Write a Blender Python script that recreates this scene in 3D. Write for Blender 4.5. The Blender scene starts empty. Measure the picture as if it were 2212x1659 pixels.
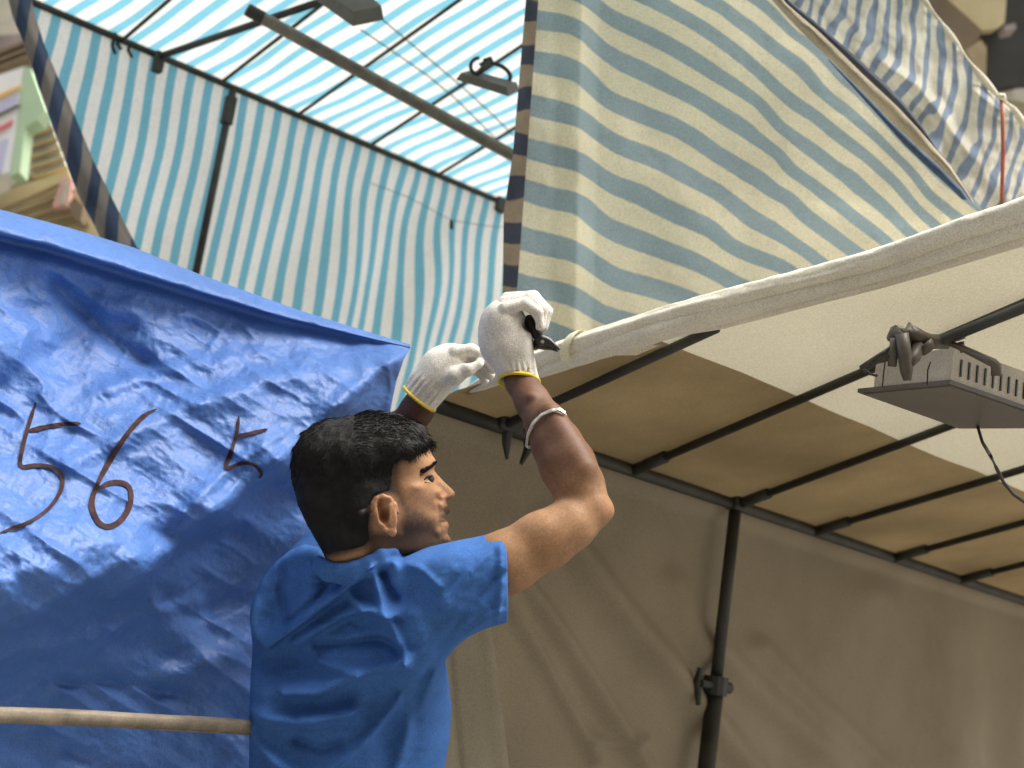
import bpy, math, random
import numpy as np
from mathutils import Matrix, Vector
random.seed(7); rng = np.random.default_rng(7)
scene = bpy.context.scene
col = scene.collection
R = math.radians
# ------------------------------------------------------------------ camera
K = 3025.0; CX, CY = 1106.0, 829.5          # focal length and centre of a 2212 x 1659 frame
cam_m = Matrix.Translation((0, 0, 1.35)) @ Matrix.Rotation(R(90 + 12.3), 4, 'X') @ Matrix.Rotation(R(8.5), 4, 'Z')
MW = np.array(cam_m)[:3, :3]; MT = np.array(cam_m)[:3, 3]
cd = bpy.data.cameras.new('camera'); cam = bpy.data.objects.new('camera', cd); col.objects.link(cam)
cam.matrix_world = cam_m
cd.sensor_width = 36; cd.lens = 36 * K / 2212; cd.clip_end = 500; cd.clip_start = 0.05
cd.dof.use_dof = True; cd.dof.focus_distance = 2.25; cd.dof.aperture_fstop = 4.5
scene.camera = cam
UPC = MW.T @ np.array([0, 0, 1.0])
def c3(px, py, d):
    return np.array([(px - CX) / K * d, (CY - py) / K * d, -d], dtype=float)
def toW(c):
    c = np.asarray(c, float); return c @ MW.T + MT
def wp(px, py, d): return toW(c3(px, py, d))
def toC(w): return (np.asarray(w) - MT) @ MW
def topx(c):
    c = np.asarray(c); return CX + K * c[..., 0] / -c[..., 2], CY - K * c[..., 1] / -c[..., 2]
def wgrid(PX, PY, D):
    return toW(np.stack([(PX - CX) / K * D, (CY - PY) / K * D, -D], -1))

# ------------------------------------------------------------------ numeric helpers
_perm = rng.random((256, 256))
def vnoise(x, y):
    x = np.asarray(x, float); y = np.asarray(y, float)
    xi = np.floor(x).astype(int); yi = np.floor(y).astype(int); fx = x - xi; fy = y - yi
    fx = fx * fx * (3 - 2 * fx); fy = fy * fy * (3 - 2 * fy)
    g = lambda a, b: _perm[a & 255, b & 255]
    return ((g(xi, yi) * (1 - fx) + g(xi + 1, yi) * fx) * (1 - fy) + (g(xi, yi + 1) * (1 - fx) + g(xi + 1, yi + 1) * fx) * fy) * 2 - 1
def fbm(x, y, o=4):
    s = 0; a = 1
    for i in range(o):
        s = s + a * vnoise(x * 2**i + 13.7 * i, y * 2**i + 5.1 * i); a *= .5
    return s
def polyd(x, y, pts):
    """signed distance to an open polyline (sign: + on the lower/right-hand side in image space)"""
    best = np.full(np.shape(x), 1e9); sg = np.ones(np.shape(x))
    for (ax, ay), (bx, by) in zip(pts[:-1], pts[1:]):
        dx, dy = bx - ax, by - ay; L = dx * dx + dy * dy
        t = np.clip(((x - ax) * dx + (y - ay) * dy) / L, 0, 1)
        d = np.hypot(x - ax - t * dx, y - ay - t * dy)
        s = np.where(dx * (y - ay) - dy * (x - ax) > 0, 1.0, -1.0)
        m = d < best; best = np.where(m, d, best); sg = np.where(m, s, sg)
    return best, sg
def ridge(x, y, pts, w, amp, w2=None):
    d, s = polyd(x, y, pts); w2 = w2 or w
    ww = np.where(s > 0, w2, w)
    return amp * np.exp(-(d / ww) ** 2)
def insided(x, y, poly):
    """distance to closed polygon, + inside"""
    pts = list(poly) + [poly[0]]
    d, _ = polyd(x, y, pts)
    ins = np.zeros(np.shape(x), bool)
    for (ax, ay), (bx, by) in zip(pts[:-1], pts[1:]):
        if ay == by: continue
        c = ((ay > y) != (by > y)) & (x < (bx - ax) * (y - ay) / (by - ay) + ax)
        ins ^= c
    return np.where(ins, d, -d)
def idw(x, y, pts, p=3.0, eps=6.0):
    pts = np.array(pts, float); n = pts.shape[1] - 2
    acc = [0] * n; ws = 0
    for r in pts:
        w = 1 / ((x - r[0])**2 + (y - r[1])**2 + eps * eps) ** (p / 2)
        ws = ws + w
        for k in range(n): acc[k] = acc[k] + w * r[2 + k]
    return [a / ws for a in acc]
def tps(pts, lam=0.0):
    P = np.array(pts, float); X = P[:, :2] / 500; v = P[:, 2]; n = len(P)
    r = np.linalg.norm(X[:, None] - X[None], axis=-1)
    A = np.where(r > 0, r * r * np.log(r + 1e-12), 0) + lam * np.eye(n)
    Q = np.c_[np.ones(n), X]
    M = np.block([[A, Q], [Q.T, np.zeros((3, 3))]])
    sol = np.linalg.lstsq(M, np.r_[v, 0, 0, 0], rcond=None)[0]
    def f(x, y):
        out = sol[n] + sol[n + 1] * x / 500 + sol[n + 2] * y / 500
        for i in range(n):
            rr = np.hypot(x / 500 - X[i, 0], y / 500 - X[i, 1])
            out = out + sol[i] * np.where(rr > 0, rr * rr * np.log(rr + 1e-12), 0)
        return out
    return f
def sstep(a, b, x):
    t = np.clip((x - a) / (b - a), 0, 1); return t * t * (3 - 2 * t)

# ------------------------------------------------------------------ objects
def tag(o, label=None, cat=None, group=None, kind=None):
    if label: o['label'] = label
    if cat: o['category'] = cat
    if group: o['group'] = group
    if kind: o['kind'] = kind
    return o
def empty(name, loc, label, cat, group=None):
    o = bpy.data.objects.new(name, None); col.objects.link(o)
    o.location = Vector(loc); o.empty_display_size = .1
    return tag(o, label, cat, group)
def mesh(name, verts, faces, mat, parent=None, smooth=True, uv=None, color=None, mats=None, fmat=None):
    """verts in world space"""
    me = bpy.data.meshes.new(name)
    verts = np.asarray(verts, float)
    if parent is not None: verts = verts - np.array(parent_loc(parent))
    faces = [tuple(int(i) for i in f) for f in faces]
    me.from_pydata([tuple(v) for v in verts], [], faces)
    for m in (mats or [mat]): me.materials.append(m)
    if fmat is not None: me.polygons.foreach_set('material_index', np.asarray(fmat, dtype=np.int32))
    if smooth: me.polygons.foreach_set('use_smooth', np.ones(len(me.polygons), bool))
    if uv is not None:
        l = me.uv_layers.new(name='uv')
        idx = np.empty(len(me.loops), np.int32); me.loops.foreach_get('vertex_index', idx)
        l.data.foreach_set('uv', np.asarray(uv, np.float32)[idx].ravel())
    if color is not None:
        a = me.color_attributes.new('col', 'FLOAT_COLOR', 'POINT')
        a.data.foreach_set('color', np.c_[color, np.ones(len(color))].astype(np.float32).ravel())
    me.update()
    o = bpy.data.objects.new(name, me); col.objects.link(o)
    if parent is not None: o.parent = parent
    return o
def parent_loc(p):
    v = Vector((0, 0, 0))
    while p is not None:
        v = v + p.location; p = p.parent
    return v
def gridfaces(nu, nv, off=0):
    i, j = np.meshgrid(np.arange(nu - 1), np.arange(nv - 1), indexing='ij')
    a = (i * nv + j).ravel() + off
    return np.c_[a, a + nv, a + nv + 1, a + 1]
def sheet(name, G, mat, parent=None, uv=None, **kw):
    nu, nv = G.shape[:2]
    return mesh(name, G.reshape(-1, 3), gridfaces(nu, nv), mat, parent, uv=None if uv is None else uv.reshape(-1, 2), **kw)
def tube_geo(pts, r, n=14, caps=True, off=0):
    pts = [np.array(p, float) for p in pts]; m = len(pts)
    r = [r] * m if np.isscalar(r) else list(r)
    V = []; F = []
    t0 = pts[1] - pts[0]; ref = np.array([0, 0, 1.0]) if abs(t0[2]) < .8 * np.linalg.norm(t0) else np.array([1.0, 0, 0])
    for i, p in enumerate(pts):
        t = pts[min(i + 1, m - 1)] - pts[max(i - 1, 0)]; t = t / np.linalg.norm(t)
        a = np.cross(t, ref); a /= np.linalg.norm(a); b = np.cross(t, a); ref = -np.cross(t, a) if False else ref
        for k in range(n):
            th = 2 * math.pi * k / n
            V.append(p + r[i] * (math.cos(th) * a + math.sin(th) * b))
    for i in range(m - 1):
        for k in range(n):
            k2 = (k + 1) % n
            F.append((off + i * n + k, off + i * n + k2, off + (i + 1) * n + k2, off + (i + 1) * n + k))
    if caps:
        F.append(tuple(off + k for k in range(n))[::-1]); F.append(tuple(off + (m - 1) * n + k for k in range(n)))
    return V, F
def tube(name, pts, r, mat, parent=None, n=14, caps=True):
    V, F = tube_geo(pts, r, n, caps); return mesh(name, V, F, mat, parent)
class MB:
    def __init__(s): s.V = []; s.F = []
    def add(s, V, F):
        o = len(s.V); s.V += [np.array(v, float) for v in V]; s.F += [tuple(i + o for i in f) for f in F]
    def tube(s, pts, r, n=12, caps=True):
        V, F = tube_geo(pts, r, n, caps); s.add(V, F)
    def box(s, c, ax, ay, az, bev=0.0):
        """box with centre c and half-axis vectors"""
        c, ax, ay, az = [np.array(v, float) for v in (c, ax, ay, az)]
        if bev <= 0:
            V = [c + i * ax + j * ay + k * az for i in (-1, 1) for j in (-1, 1) for k in (-1, 1)]
            s.add(V, [(0, 1, 3, 2), (4, 6, 7, 5), (0, 4, 5, 1), (2, 3, 7, 6), (0, 2, 6, 4), (1, 5, 7, 3)]); return
        la, lb, lc = [np.linalg.norm(v) for v in (ax, ay, az)]
        ea, eb, ec = ax / la, ay / lb, az / lc
        prof = [(lc, bev), (lc - bev, 0), (-lc + bev, 0), (-lc, bev)]
        V = []
        for z, ins in prof:
            w, h = la - ins, lb - ins; q = bev
            for sx, sy in ((1, 1), (-1, 1), (-1, -1), (1, -1)):
                c1 = (sx * w, sy * (h - q)); c2 = (sx * (w - q), sy * h)
                for u, v in ((c1, c2) if sx * sy > 0 else (c2, c1)): V.append(c + u * ea + v * eb + z * ec)
        F = [tuple(range(8)), tuple(range(31, 23, -1))]
        for i in range(3):
            for k in range(8):
                k2 = (k + 1) % 8; F.append((i * 8 + k, (i + 1) * 8 + k, (i + 1) * 8 + k2, i * 8 + k2))
        s.add(V, F)
    def build(s, name, mat, parent=None, smooth=False): return mesh(name, s.V, s.F, mat, parent, smooth=smooth)

# ------------------------------------------------------------------ implicit modelling (camera space, metres)
class Vox:
    def __init__(s, lo, hi, h):
        s.lo = np.array(lo, float); s.h = h
        s.n = np.ceil((np.array(hi) - s.lo) / h).astype(int) + 1
        s.F = np.full(s.n, .06, np.float32)
    def region(s, lo, hi):
        a = np.clip(np.floor((np.array(lo) - s.lo) / s.h).astype(int), 0, s.n - 1)
        b = np.clip(np.ceil((np.array(hi) - s.lo) / s.h).astype(int) + 1, 1, s.n)
        sl = tuple(slice(i, j) for i, j in zip(a, b))
        ax = [s.lo[k] + s.h * np.arange(a[k], b[k]) for k in range(3)]
        X = ax[0][:, None, None].astype(np.float32); Y = ax[1][None, :, None].astype(np.float32); Z = ax[2][None, None, :].astype(np.float32)
        return sl, X, Y, Z
    def comb(s, sl, D, k, op):
        F = s.F[sl]
        if op == 'u':
            if k > 0:
                h = np.clip(.5 + .5 * (F - D) / k, 0, 1); s.F[sl] = F * (1 - h) + D * h - k * h * (1 - h)
            else: s.F[sl] = np.minimum(F, D)
        elif op == 's':
            D = -D
            if k > 0:
                h = np.clip(.5 - .5 * (F - D) / k, 0, 1); s.F[sl] = F * (1 - h) + D * h + k * h * (1 - h)
            else: s.F[sl] = np.maximum(F, D)
    def cone(s, a, b, ra, rb, k=.01, op='u', flat=None):
        a = np.array(a, float); b = np.array(b, float); pad = max(ra, rb) + k + .012
        sl, X, Y, Z = s.region(np.minimum(a, b) - pad, np.maximum(a, b) + pad)
        ab = b - a; L = (ab @ ab) + 1e-12
        t = np.clip(((X - a[0]) * ab[0] + (Y - a[1]) * ab[1] + (Z - a[2]) * ab[2]) / L, 0, 1)
        d = np.sqrt((X - a[0] - t * ab[0])**2 + (Y - a[1] - t * ab[1])**2 + (Z - a[2] - t * ab[2])**2) - (ra + (rb - ra) * t)
        s.comb(sl, d.astype(np.float32), k, op)
    def chain(s, pts, rs, k=.008, op='u'):
        for i in range(len(pts) - 1): s.cone(pts[i], pts[i + 1], rs[i], rs[i + 1], k, op)
    def ell(s, c, r, k=.01, op='u', rot=None):
        c = np.array(c, float); r = np.array(r, float); pad = r.max() + k + .012
        sl, X, Y, Z = s.region(c - pad, c + pad)
        x, y, z = X - c[0], Y - c[1], Z - c[2]
        if rot is not None:
            m = np.array(rot); x, y, z = m[0, 0] * x + m[0, 1] * y + m[0, 2] * z, m[1, 0] * x + m[1, 1] * y + m[1, 2] * z, m[2, 0] * x + m[2, 1] * y + m[2, 2] * z
        q = np.sqrt((x / r[0])**2 + (y / r[1])**2 + (z / r[2])**2)
        g = np.sqrt((x / r[0]**2)**2 + (y / r[1]**2)**2 + (z / r[2]**2)**2) + 1e-6
        s.comb(sl, (q * (q - 1) / g).astype(np.float32), k, op)
    def plane(s, p, n):          # cut away the side the normal points to
        p = np.array(p); n = np.array(n) / np.linalg.norm(n)
        sl, X, Y, Z = s.region(s.lo, s.lo + s.h * s.n)
        d = (X - p[0]) * n[0] + (Y - p[1]) * n[1] + (Z - p[2]) * n[2]
        s.F[sl] = np.maximum(s.F[sl], d.astype(np.float32))
    def mesh(s):
        F = s.F; h = s.h; ins = F < 0
        nx, ny, nz = F.shape
        cnt = np.zeros((nx - 1, ny - 1, nz - 1), np.int8)
        cor = [(i, j, k) for i in (0, 1) for j in (0, 1) for k in (0, 1)]
        for i, j, k in cor: cnt += ins[i:nx - 1 + i, j:ny - 1 + j, k:nz - 1 + k]
        act = (cnt > 0) & (cnt < 8)
        ci = np.argwhere(act); vid = np.full(act.shape, -1, np.int32); vid[act] = np.arange(len(ci))
        acc = np.zeros((len(ci), 3)); num = np.zeros(len(ci))
        vals = {c: F[ci[:, 0] + c[0], ci[:, 1] + c[1], ci[:, 2] + c[2]] for c in cor}
        for c in cor:
            for ax in range(3):
                if c[ax] == 0:
                    d = list(c); d[ax] = 1; d = tuple(d)
                    a, b = vals[c], vals[d]; m = (a < 0) != (b < 0)
                    t = a[m] / (a[m] - b[m])
                    p = np.tile(np.array(c, float), (m.sum(), 1)); p[:, ax] = t
                    acc[m] += p; num[m] += 1
        V = s.lo + h * (ci + acc / num[:, None])
        faces = []
        for ax in range(3):
            o1, o2 = [a for a in range(3) if a != ax]
            s0 = [slice(1, -1)] * 3; s0[ax] = slice(0, -1); s1 = list(s0); s1[ax] = slice(1, None)
            A = ins[tuple(s0)]; B = ins[tuple(s1)]
            for flip, m in ((False, A & ~B), (True, ~A & B)):
                idx = np.argwhere(m)
                base = idx.copy(); base[:, o1] += 1; base[:, o2] += 1
                q = []
                for u, v in ((-1, -1), (0, -1), (0, 0), (-1, 0)):
                    cc = base.copy(); cc[:, o1] += u; cc[:, o2] += v
                    q.append(vid[cc[:, 0], cc[:, 1], cc[:, 2]])
                q = np.stack(q, 1)
                if flip ^ (ax == 1): q = q[:, ::-1]
                faces.append(q)
        Fc = np.concatenate(faces); Fc = Fc[(Fc >= 0).all(1)]
        return V, Fc
def smoothv(V, F, it=2, lam=.5):
    E = np.concatenate([F[:, [0, 1]], F[:, [1, 2]], F[:, [2, 3]], F[:, [3, 0]]])
    for _ in range(it):
        acc = np.zeros_like(V); n = np.zeros(len(V))
        for a, b in ((0, 1), (1, 0)):
            for c in range(3): acc[:, c] += np.bincount(E[:, a], V[E[:, b], c], len(V))
            n += np.bincount(E[:, a], minlength=len(V))
        V = V + lam * (acc / n[:, None] - V)
    return V

# ------------------------------------------------------------------ materials
def newmat(name):
    m = bpy.data.materials.new(name); m.use_nodes = True; nt = m.node_tree; nt.nodes.clear()
    return m, nt, nt.nodes, nt.links
def N(nt, t, **kw):
    n = nt.nodes.new(t)
    for k, v in kw.items():
        if k in n.inputs.keys() if isinstance(k, str) else False: n.inputs[k].default_value = v
        else: setattr(n, k, v)
    return n
def bumpnode(nt, scale, strength, detail=4, dist=.002, coord='Object', stretch=None):
    tc = nt.nodes.new('ShaderNodeTexCoord'); nz = nt.nodes.new('ShaderNodeTexNoise')
    src = tc.outputs[coord]
    if stretch:
        mp = nt.nodes.new('ShaderNodeMapping'); mp.inputs['Scale'].default_value = stretch; nt.links.new(src, mp.inputs[0]); src = mp.outputs[0]
    nt.links.new(src, nz.inputs['Vector']); nz.inputs['Scale'].default_value = scale; nz.inputs['Detail'].default_value = detail
    b = nt.nodes.new('ShaderNodeBump'); b.inputs['Strength'].default_value = strength; b.inputs['Distance'].default_value = dist
    nt.links.new(nz.outputs['Fac'], b.inputs['Height']); return b, nz
def mottled(nt, c, amt=.12, scale=6, detail=5):
    """colour c with patchy wear"""
    tc = nt.nodes.new('ShaderNodeTexCoord'); nz = nt.nodes.new('ShaderNodeTexNoise')
    nt.links.new(tc.outputs['Object'], nz.inputs['Vector']); nz.inputs['Scale'].default_value = scale; nz.inputs['Detail'].default_value = detail
    mr = nt.nodes.new('ShaderNodeMapRange'); mr.inputs['From Min'].default_value = .3; mr.inputs['From Max'].default_value = .7
    mr.inputs['To Min'].default_value = 1 - amt; mr.inputs['To Max'].default_value = 1 + amt
    nt.links.new(nz.outputs['Fac'], mr.inputs['Value'])
    n2 = nt.nodes.new('ShaderNodeTexNoise'); n2.inputs['Scale'].default_value = 330; n2.inputs['Detail'].default_value = 1; nt.links.new(tc.outputs['Object'], n2.inputs['Vector'])
    m2 = nt.nodes.new('ShaderNodeMapRange'); m2.inputs['From Min'].default_value = .3; m2.inputs['From Max'].default_value = .7; m2.inputs['To Min'].default_value = .86; m2.inputs['To Max'].default_value = 1.14
    nt.links.new(n2.outputs['Fac'], m2.inputs['Value'])
    mm = nt.nodes.new('ShaderNodeMath'); mm.operation = 'MULTIPLY'; nt.links.new(mr.outputs[0], mm.inputs[0]); nt.links.new(m2.outputs[0], mm.inputs[1]); mr = mm
    vm = nt.nodes.new('ShaderNodeVectorMath'); vm.operation = 'SCALE'
    if isinstance(c, tuple): vm.inputs[0].default_value = c[:3]
    else: nt.links.new(c, vm.inputs[0])
    nt.links.new(mr.outputs[0], vm.inputs['Scale']); return vm.outputs[0]
def simple(name, c, rough=.6, metal=0, amt=.12, scale=8, bump=.2, bscale=120, spec=.5, dist=.001, sss=0):
    m, nt, ns, ln = newmat(name)
    out = ns.new('ShaderNodeOutputMaterial'); p = ns.new('ShaderNodeBsdfPrincipled')
    ln.new(mottled(nt, c, amt, scale), p.inputs['Base Color'])
    p.inputs['Roughness'].default_value = rough; p.inputs['Metallic'].default_value = metal; p.inputs['Specular IOR Level'].default_value = spec
    if bump: b, _ = bumpnode(nt, bscale, bump, dist=dist); ln.new(b.outputs[0], p.inputs['Normal'])
    ln.new(p.outputs[0], out.inputs[0]); return m
def fabric(name, c, transl=.4, tc=None, rough=.9, stripes=None, amt=.1, scale=5, weave=500, bump=.25, spec=.2, big=0, bigscale=9):
    """c: colour, or with stripes=(colour2, duty) repeats along UV x with period 1"""
    m, nt, ns, ln = newmat(name)
    out = ns.new('ShaderNodeOutputMaterial')
    src = c
    if stripes:
        uv = ns.new('ShaderNodeUVMap'); uv.uv_map = 'uv'; sx = ns.new('ShaderNodeSeparateXYZ'); ln.new(uv.outputs[0], sx.inputs[0])
        nz = ns.new('ShaderNodeTexNoise'); nz.inputs['Scale'].default_value = 30; ln.new(uv.outputs[0], nz.inputs['Vector'])
        ad = ns.new('ShaderNodeMath'); ad.operation = 'MULTIPLY_ADD'; ad.inputs[1].default_value = .05; ln.new(nz.outputs['Fac'], ad.inputs[0]); ln.new(sx.outputs[0], ad.inputs[2])
        fr = ns.new('ShaderNodeMath'); fr.operation = 'PINGPONG'; fr.inputs[1].default_value = .5; ln.new(ad.outputs[0], fr.inputs[0])
        mr = ns.new('ShaderNodeMapRange'); d = stripes[1] / 2
        mr.inputs['From Min'].default_value = d - .02; mr.inputs['From Max'].default_value = d + .02; ln.new(fr.outputs[0], mr.inputs['Value'])
        mx = ns.new('ShaderNodeMix'); mx.data_type = 'RGBA'; ln.new(mr.outputs[0], mx.inputs['Factor'])
        mx.inputs['A'].default_value = (*stripes[0], 1); mx.inputs['B'].default_value = (*c, 1); src = mx.outputs['Result']
    colr = mottled(nt, src, amt, scale)
    p = ns.new('ShaderNodeBsdfPrincipled'); p.inputs['Roughness'].default_value = rough; p.inputs['Specular IOR Level'].default_value = spec
    ln.new(colr, p.inputs['Base Color'])
    b, _ = bumpnode(nt, weave, bump, detail=2, dist=.0008)
    if big:
        b2, _ = bumpnode(nt, bigscale, big, detail=5, dist=.02); ln.new(b2.outputs[0], b.inputs['Normal'])
    ln.new(b.outputs[0], p.inputs['Normal'])
    t = ns.new('ShaderNodeBsdfTranslucent')
    if tc:
        mu = ns.new('ShaderNodeVectorMath'); mu.operation = 'MULTIPLY'; mu.inputs[1].default_value = tc; ln.new(colr, mu.inputs[0]); ln.new(mu.outputs[0], t.inputs['Color'])
    else: ln.new(colr, t.inputs['Color'])
    ms = ns.new('ShaderNodeMixShader'); ms.inputs[0].default_value = transl
    ln.new(p.outputs[0], ms.inputs[1]); ln.new(t.outputs[0], ms.inputs[2]); ln.new(ms.outputs[0], out.inputs[0]); return m
def attrmat(name, rough=.5, spec=.4, bump=.3, bscale=300, amt=.08, scale=40, sss=0, dist=.0006, sheen=0):
    m, nt, ns, ln = newmat(name)
    out = ns.new('ShaderNodeOutputMaterial'); p = ns.new('ShaderNodeBsdfPrincipled')
    a = ns.new('ShaderNodeAttribute'); a.attribute_name = 'col'
    ln.new(mottled(nt, a.outputs['Color'], amt, scale), p.inputs['Base Color'])
    p.inputs['Roughness'].default_value = rough; p.inputs['Specular IOR Level'].default_value = spec
    if sss:
        p.inputs['Subsurface Weight'].default_value = sss; p.inputs['Subsurface Radius'].default_value = (.012, .005, .003); p.inputs['Subsurface Scale'].default_value = 1
    b, _ = bumpnode(nt, bscale, bump, dist=dist); ln.new(b.outputs[0], p.inputs['Normal'])
    ln.new(p.outputs[0], out.inputs[0]); return m

M = {}
M['turq'] = fabric('turquoise_stripe_cloth', (.88, .88, .82), .76, stripes=((.20, .50, .62), .46), amt=.05)
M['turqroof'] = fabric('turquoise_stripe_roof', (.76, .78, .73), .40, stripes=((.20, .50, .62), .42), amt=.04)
M['navy'] = fabric('shaded_navy_stripe_cloth', (.42, .37, .33), .15, stripes=((.10, .14, .23), .52), amt=.12)  # stripe colours darkened for shade and a doubled layer of cloth
M['cream'] = fabric('cream_blue_stripe_cloth', (.84, .77, .57), .58, stripes=((.34, .43, .46), .50), amt=.12, scale=5, big=.15)
M['strip'] = fabric('brown_navy_strip_cloth', (.36, .28, .19), .2, stripes=((.07, .075, .10), .5), amt=.15)
M['crump'] = fabric('crumpled_stripe_cloth', (.74, .70, .58), .45, stripes=((.26, .32, .42), .42), amt=.15, big=.35, bigscale=22)
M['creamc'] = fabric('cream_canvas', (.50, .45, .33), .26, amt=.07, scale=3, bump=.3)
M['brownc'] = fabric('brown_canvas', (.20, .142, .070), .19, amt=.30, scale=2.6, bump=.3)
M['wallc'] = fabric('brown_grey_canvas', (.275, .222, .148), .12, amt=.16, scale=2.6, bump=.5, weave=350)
M['flapc'] = fabric('pale_canvas_flap', (.33, .285, .20), .12, amt=.12, scale=4, bump=.5, weave=350)
M['roll'] = fabric('rolled_white_canvas', (.80, .75, .61), .08, amt=.08, scale=14, bump=.4, big=.25, bigscale=26)
M['tarp'] = fabric('blue_polyethylene', (.072, .17, .46), .12, rough=.5, amt=.14, scale=5, weave=230, bump=.2, spec=.55, big=.4, bigscale=26)
M['steel'] = simple('dark_painted_steel', (.034, .032, .023), .6, .0, .45, 14, .5, 70)
M['pipe'] = simple('weathered_grey_pipe', (.20, .185, .15), .5, .2, .25, 25, .2, 200)
M['wood'] = simple('weathered_batten_wood', (.22, .18, .13), .75, 0, .3, 30, .5, 90)
M['ink'] = simple('dark_brown_paint', (.045, .024, .024), .85, 0, .6, 40, .3, spec=.15)
M['grey'] = simple('grey_lamp_paint', (.33, .30, .26), .55, 0, .12, 30, .2)
M['darkgrey'] = simple('dark_lamp_paint', (.10, .08, .055), .5, 0, .2, 30, .2)
M['lampface'] = simple('dark_lamp_glass', (.15, .13, .105), .45, 0, .1, 10, .1)  # one even dull grey-brown for the lamp glass
M['pale'] = simple('pale_lamp_housing', (.50, .44, .34), .6, 0, .12, 25, .3)
M['red'] = simple('red_cord', (.40, .10, .07), .7, 0, .2, 30, .2)
M['cable'] = simple('dark_cable_rubber', (.06, .045, .03), .6)
M['black'] = simple('black_tool_plastic', (.012, .012, .012), .4)
M['skin'] = attrmat('skin', .58, .28, .35, 260, .10, 60, sss=.12)
M['hair'] = simple('black_hair', (.010, .009, .008), .65, 0, .4, 60, .6, 240, .2, .002)
M['strand'] = simple('hair_strand', (.013, .011, .010), .75, 0, .4, 60, 0, spec=.15)
M['shirt'] = fabric('blue_cotton_jersey', (.052, .14, .38), .0, amt=.08, scale=25, weave=700, bump=.35, spec=.15)
M['glove'] = attrmat('white_knit_glove', .95, .1, .8, 420, .10, 60, dist=.0014)
M['yellow'] = simple('yellow_cuff_thread', (.75, .55, .05), .8, 0, .15, 60, .5, 300)
M['bead'] = simple('silver_bracelet', (.62, .58, .50), .3, .8, .2, 80, .1)
M['eye'] = simple('eye_white', (.05, .03, .02), .6, 0, .05)
M['jeans'] = simple('dark_trousers', (.05, .055, .08), .9, 0, .15, 12, .4)
M['shoe'] = simple('shoe_leather', (.04, .035, .03), .5)
M['strap'] = simple('pale_yellow_tape', (.78, .73, .50), .7, 0, .1, 20, .3)
M['asphalt'] = simple('asphalt', (.17, .165, .15), .9, 0, .25, 3, .5, 60)

# ================================================================== SETTING
g = 60
gv = [(-g, -g, 0), (g, -g, 0), (g, g, 0), (-g, g, 0)]
tag(mesh('ground', gv, [(0, 1, 2, 3)], M['asphalt'], smooth=False), kind='structure')

# ---- directions of the two stalls (camera space)
dA = np.array([2910, -1071, -3025.]); dA /= np.linalg.norm(dA)
dB = np.array([2639, 1340, 3025.]); dB /= np.linalg.norm(dB)      # up-slope, towards the viewer
dC = np.array([3777, -1230, -3025.]); dC /= np.linalg.norm(dC)
dD = np.array([3706, 1770, 3025.]); dD /= np.linalg.norm(dD)
DN = -UPC
def hit(px, py, P0, n):
    r = c3(px, py, 1.0); return r * (P0 @ n) / (r @ n)
def hitd(PX, PY, P0, n):
    """depth at which pixels meet a plane"""
    den = (PX - CX) / K * n[0] + (CY - PY) / K * n[1] - n[2]
    return (P0 @ n) / den

# ================================================================== STRIPED STALL AT THE BACK
Cp = c3(60, 0, 4.2)
nRoof = np.cross(dC, dD); nRoof /= np.linalg.norm(nRoof)
stall = empty('market_stall', toW(Cp + dC * .9 + DN * 2.9) * np.array([1, 1, 0]), 'back stall roofed and walled with turquoise and white striped cloth on thin dark bars', 'market stall')
PER = .0655
# phase of the wall stripes: a blue stripe centre sits at pixel (639,246)
nWall = np.cross(dC, DN); nWall /= np.linalg.norm(nWall)
s_ref = (hit(639, 246, Cp, nWall) - Cp) @ dC
s = np.linspace(-.75, 2.25, 260); t = np.linspace(0.0, 3.0, 130)
Sg, Tg = np.meshgrid(s, t, indexing='ij')
warp = .020 * vnoise(Sg * 2.3 + 4, Tg * 1.6) * sstep(0, .35, Tg) + .006 * vnoise(Sg * 7, Tg * 3.5) * sstep(0, .2, Tg)
# gathered folds on the right half of the wall
dep = .022 * np.sin(Sg * 15 + 2.0 * vnoise(Sg * 1.5, Tg * .7) + Tg * .6) * sstep(0, .5, Tg) * (.35 + .65 * sstep(.6, 1.3, Sg)) + .012 * fbm(Sg * 3, Tg * 1.2) * sstep(0, .2, Tg)
G = Cp + Sg[..., None] * dC + Tg[..., None] * DN + dep[..., None] * nWall
px_, py_ = topx(G)
warp += .010 * np.exp(-((px_ - 880) / 30)**2) * np.sin(py_ / 70) + .014 * np.exp(-((px_ - 980) / 60)**2) * np.sin((py_ - 380) / 55) * sstep(400, 520, py_)
UV = np.stack([(Sg + warp - s_ref) / PER - .025, Tg], -1)
def masked_sheet(name, G, keep, mat, parent, uv):
    nu, nv = G.shape[:2]; f = gridfaces(nu, nv); k = keep.ravel(); f = f[k[f].all(1)]
    used = np.unique(f); mp = np.full(nu * nv, -1); mp[used] = np.arange(len(used))
    return mesh(name, G.reshape(-1, 3)[used], mp[f], mat, parent, uv=uv.reshape(-1, 2)[used])
fl_x = np.interp(py_, [-200, -60, 20, 160, 354, 545, 760, 1600], [20, 45, 55, 95, 175, 262, 360, 700])
masked_sheet('wall_sheet', toW(G), px_ > fl_x, M['turq'], stall, UV)
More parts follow.
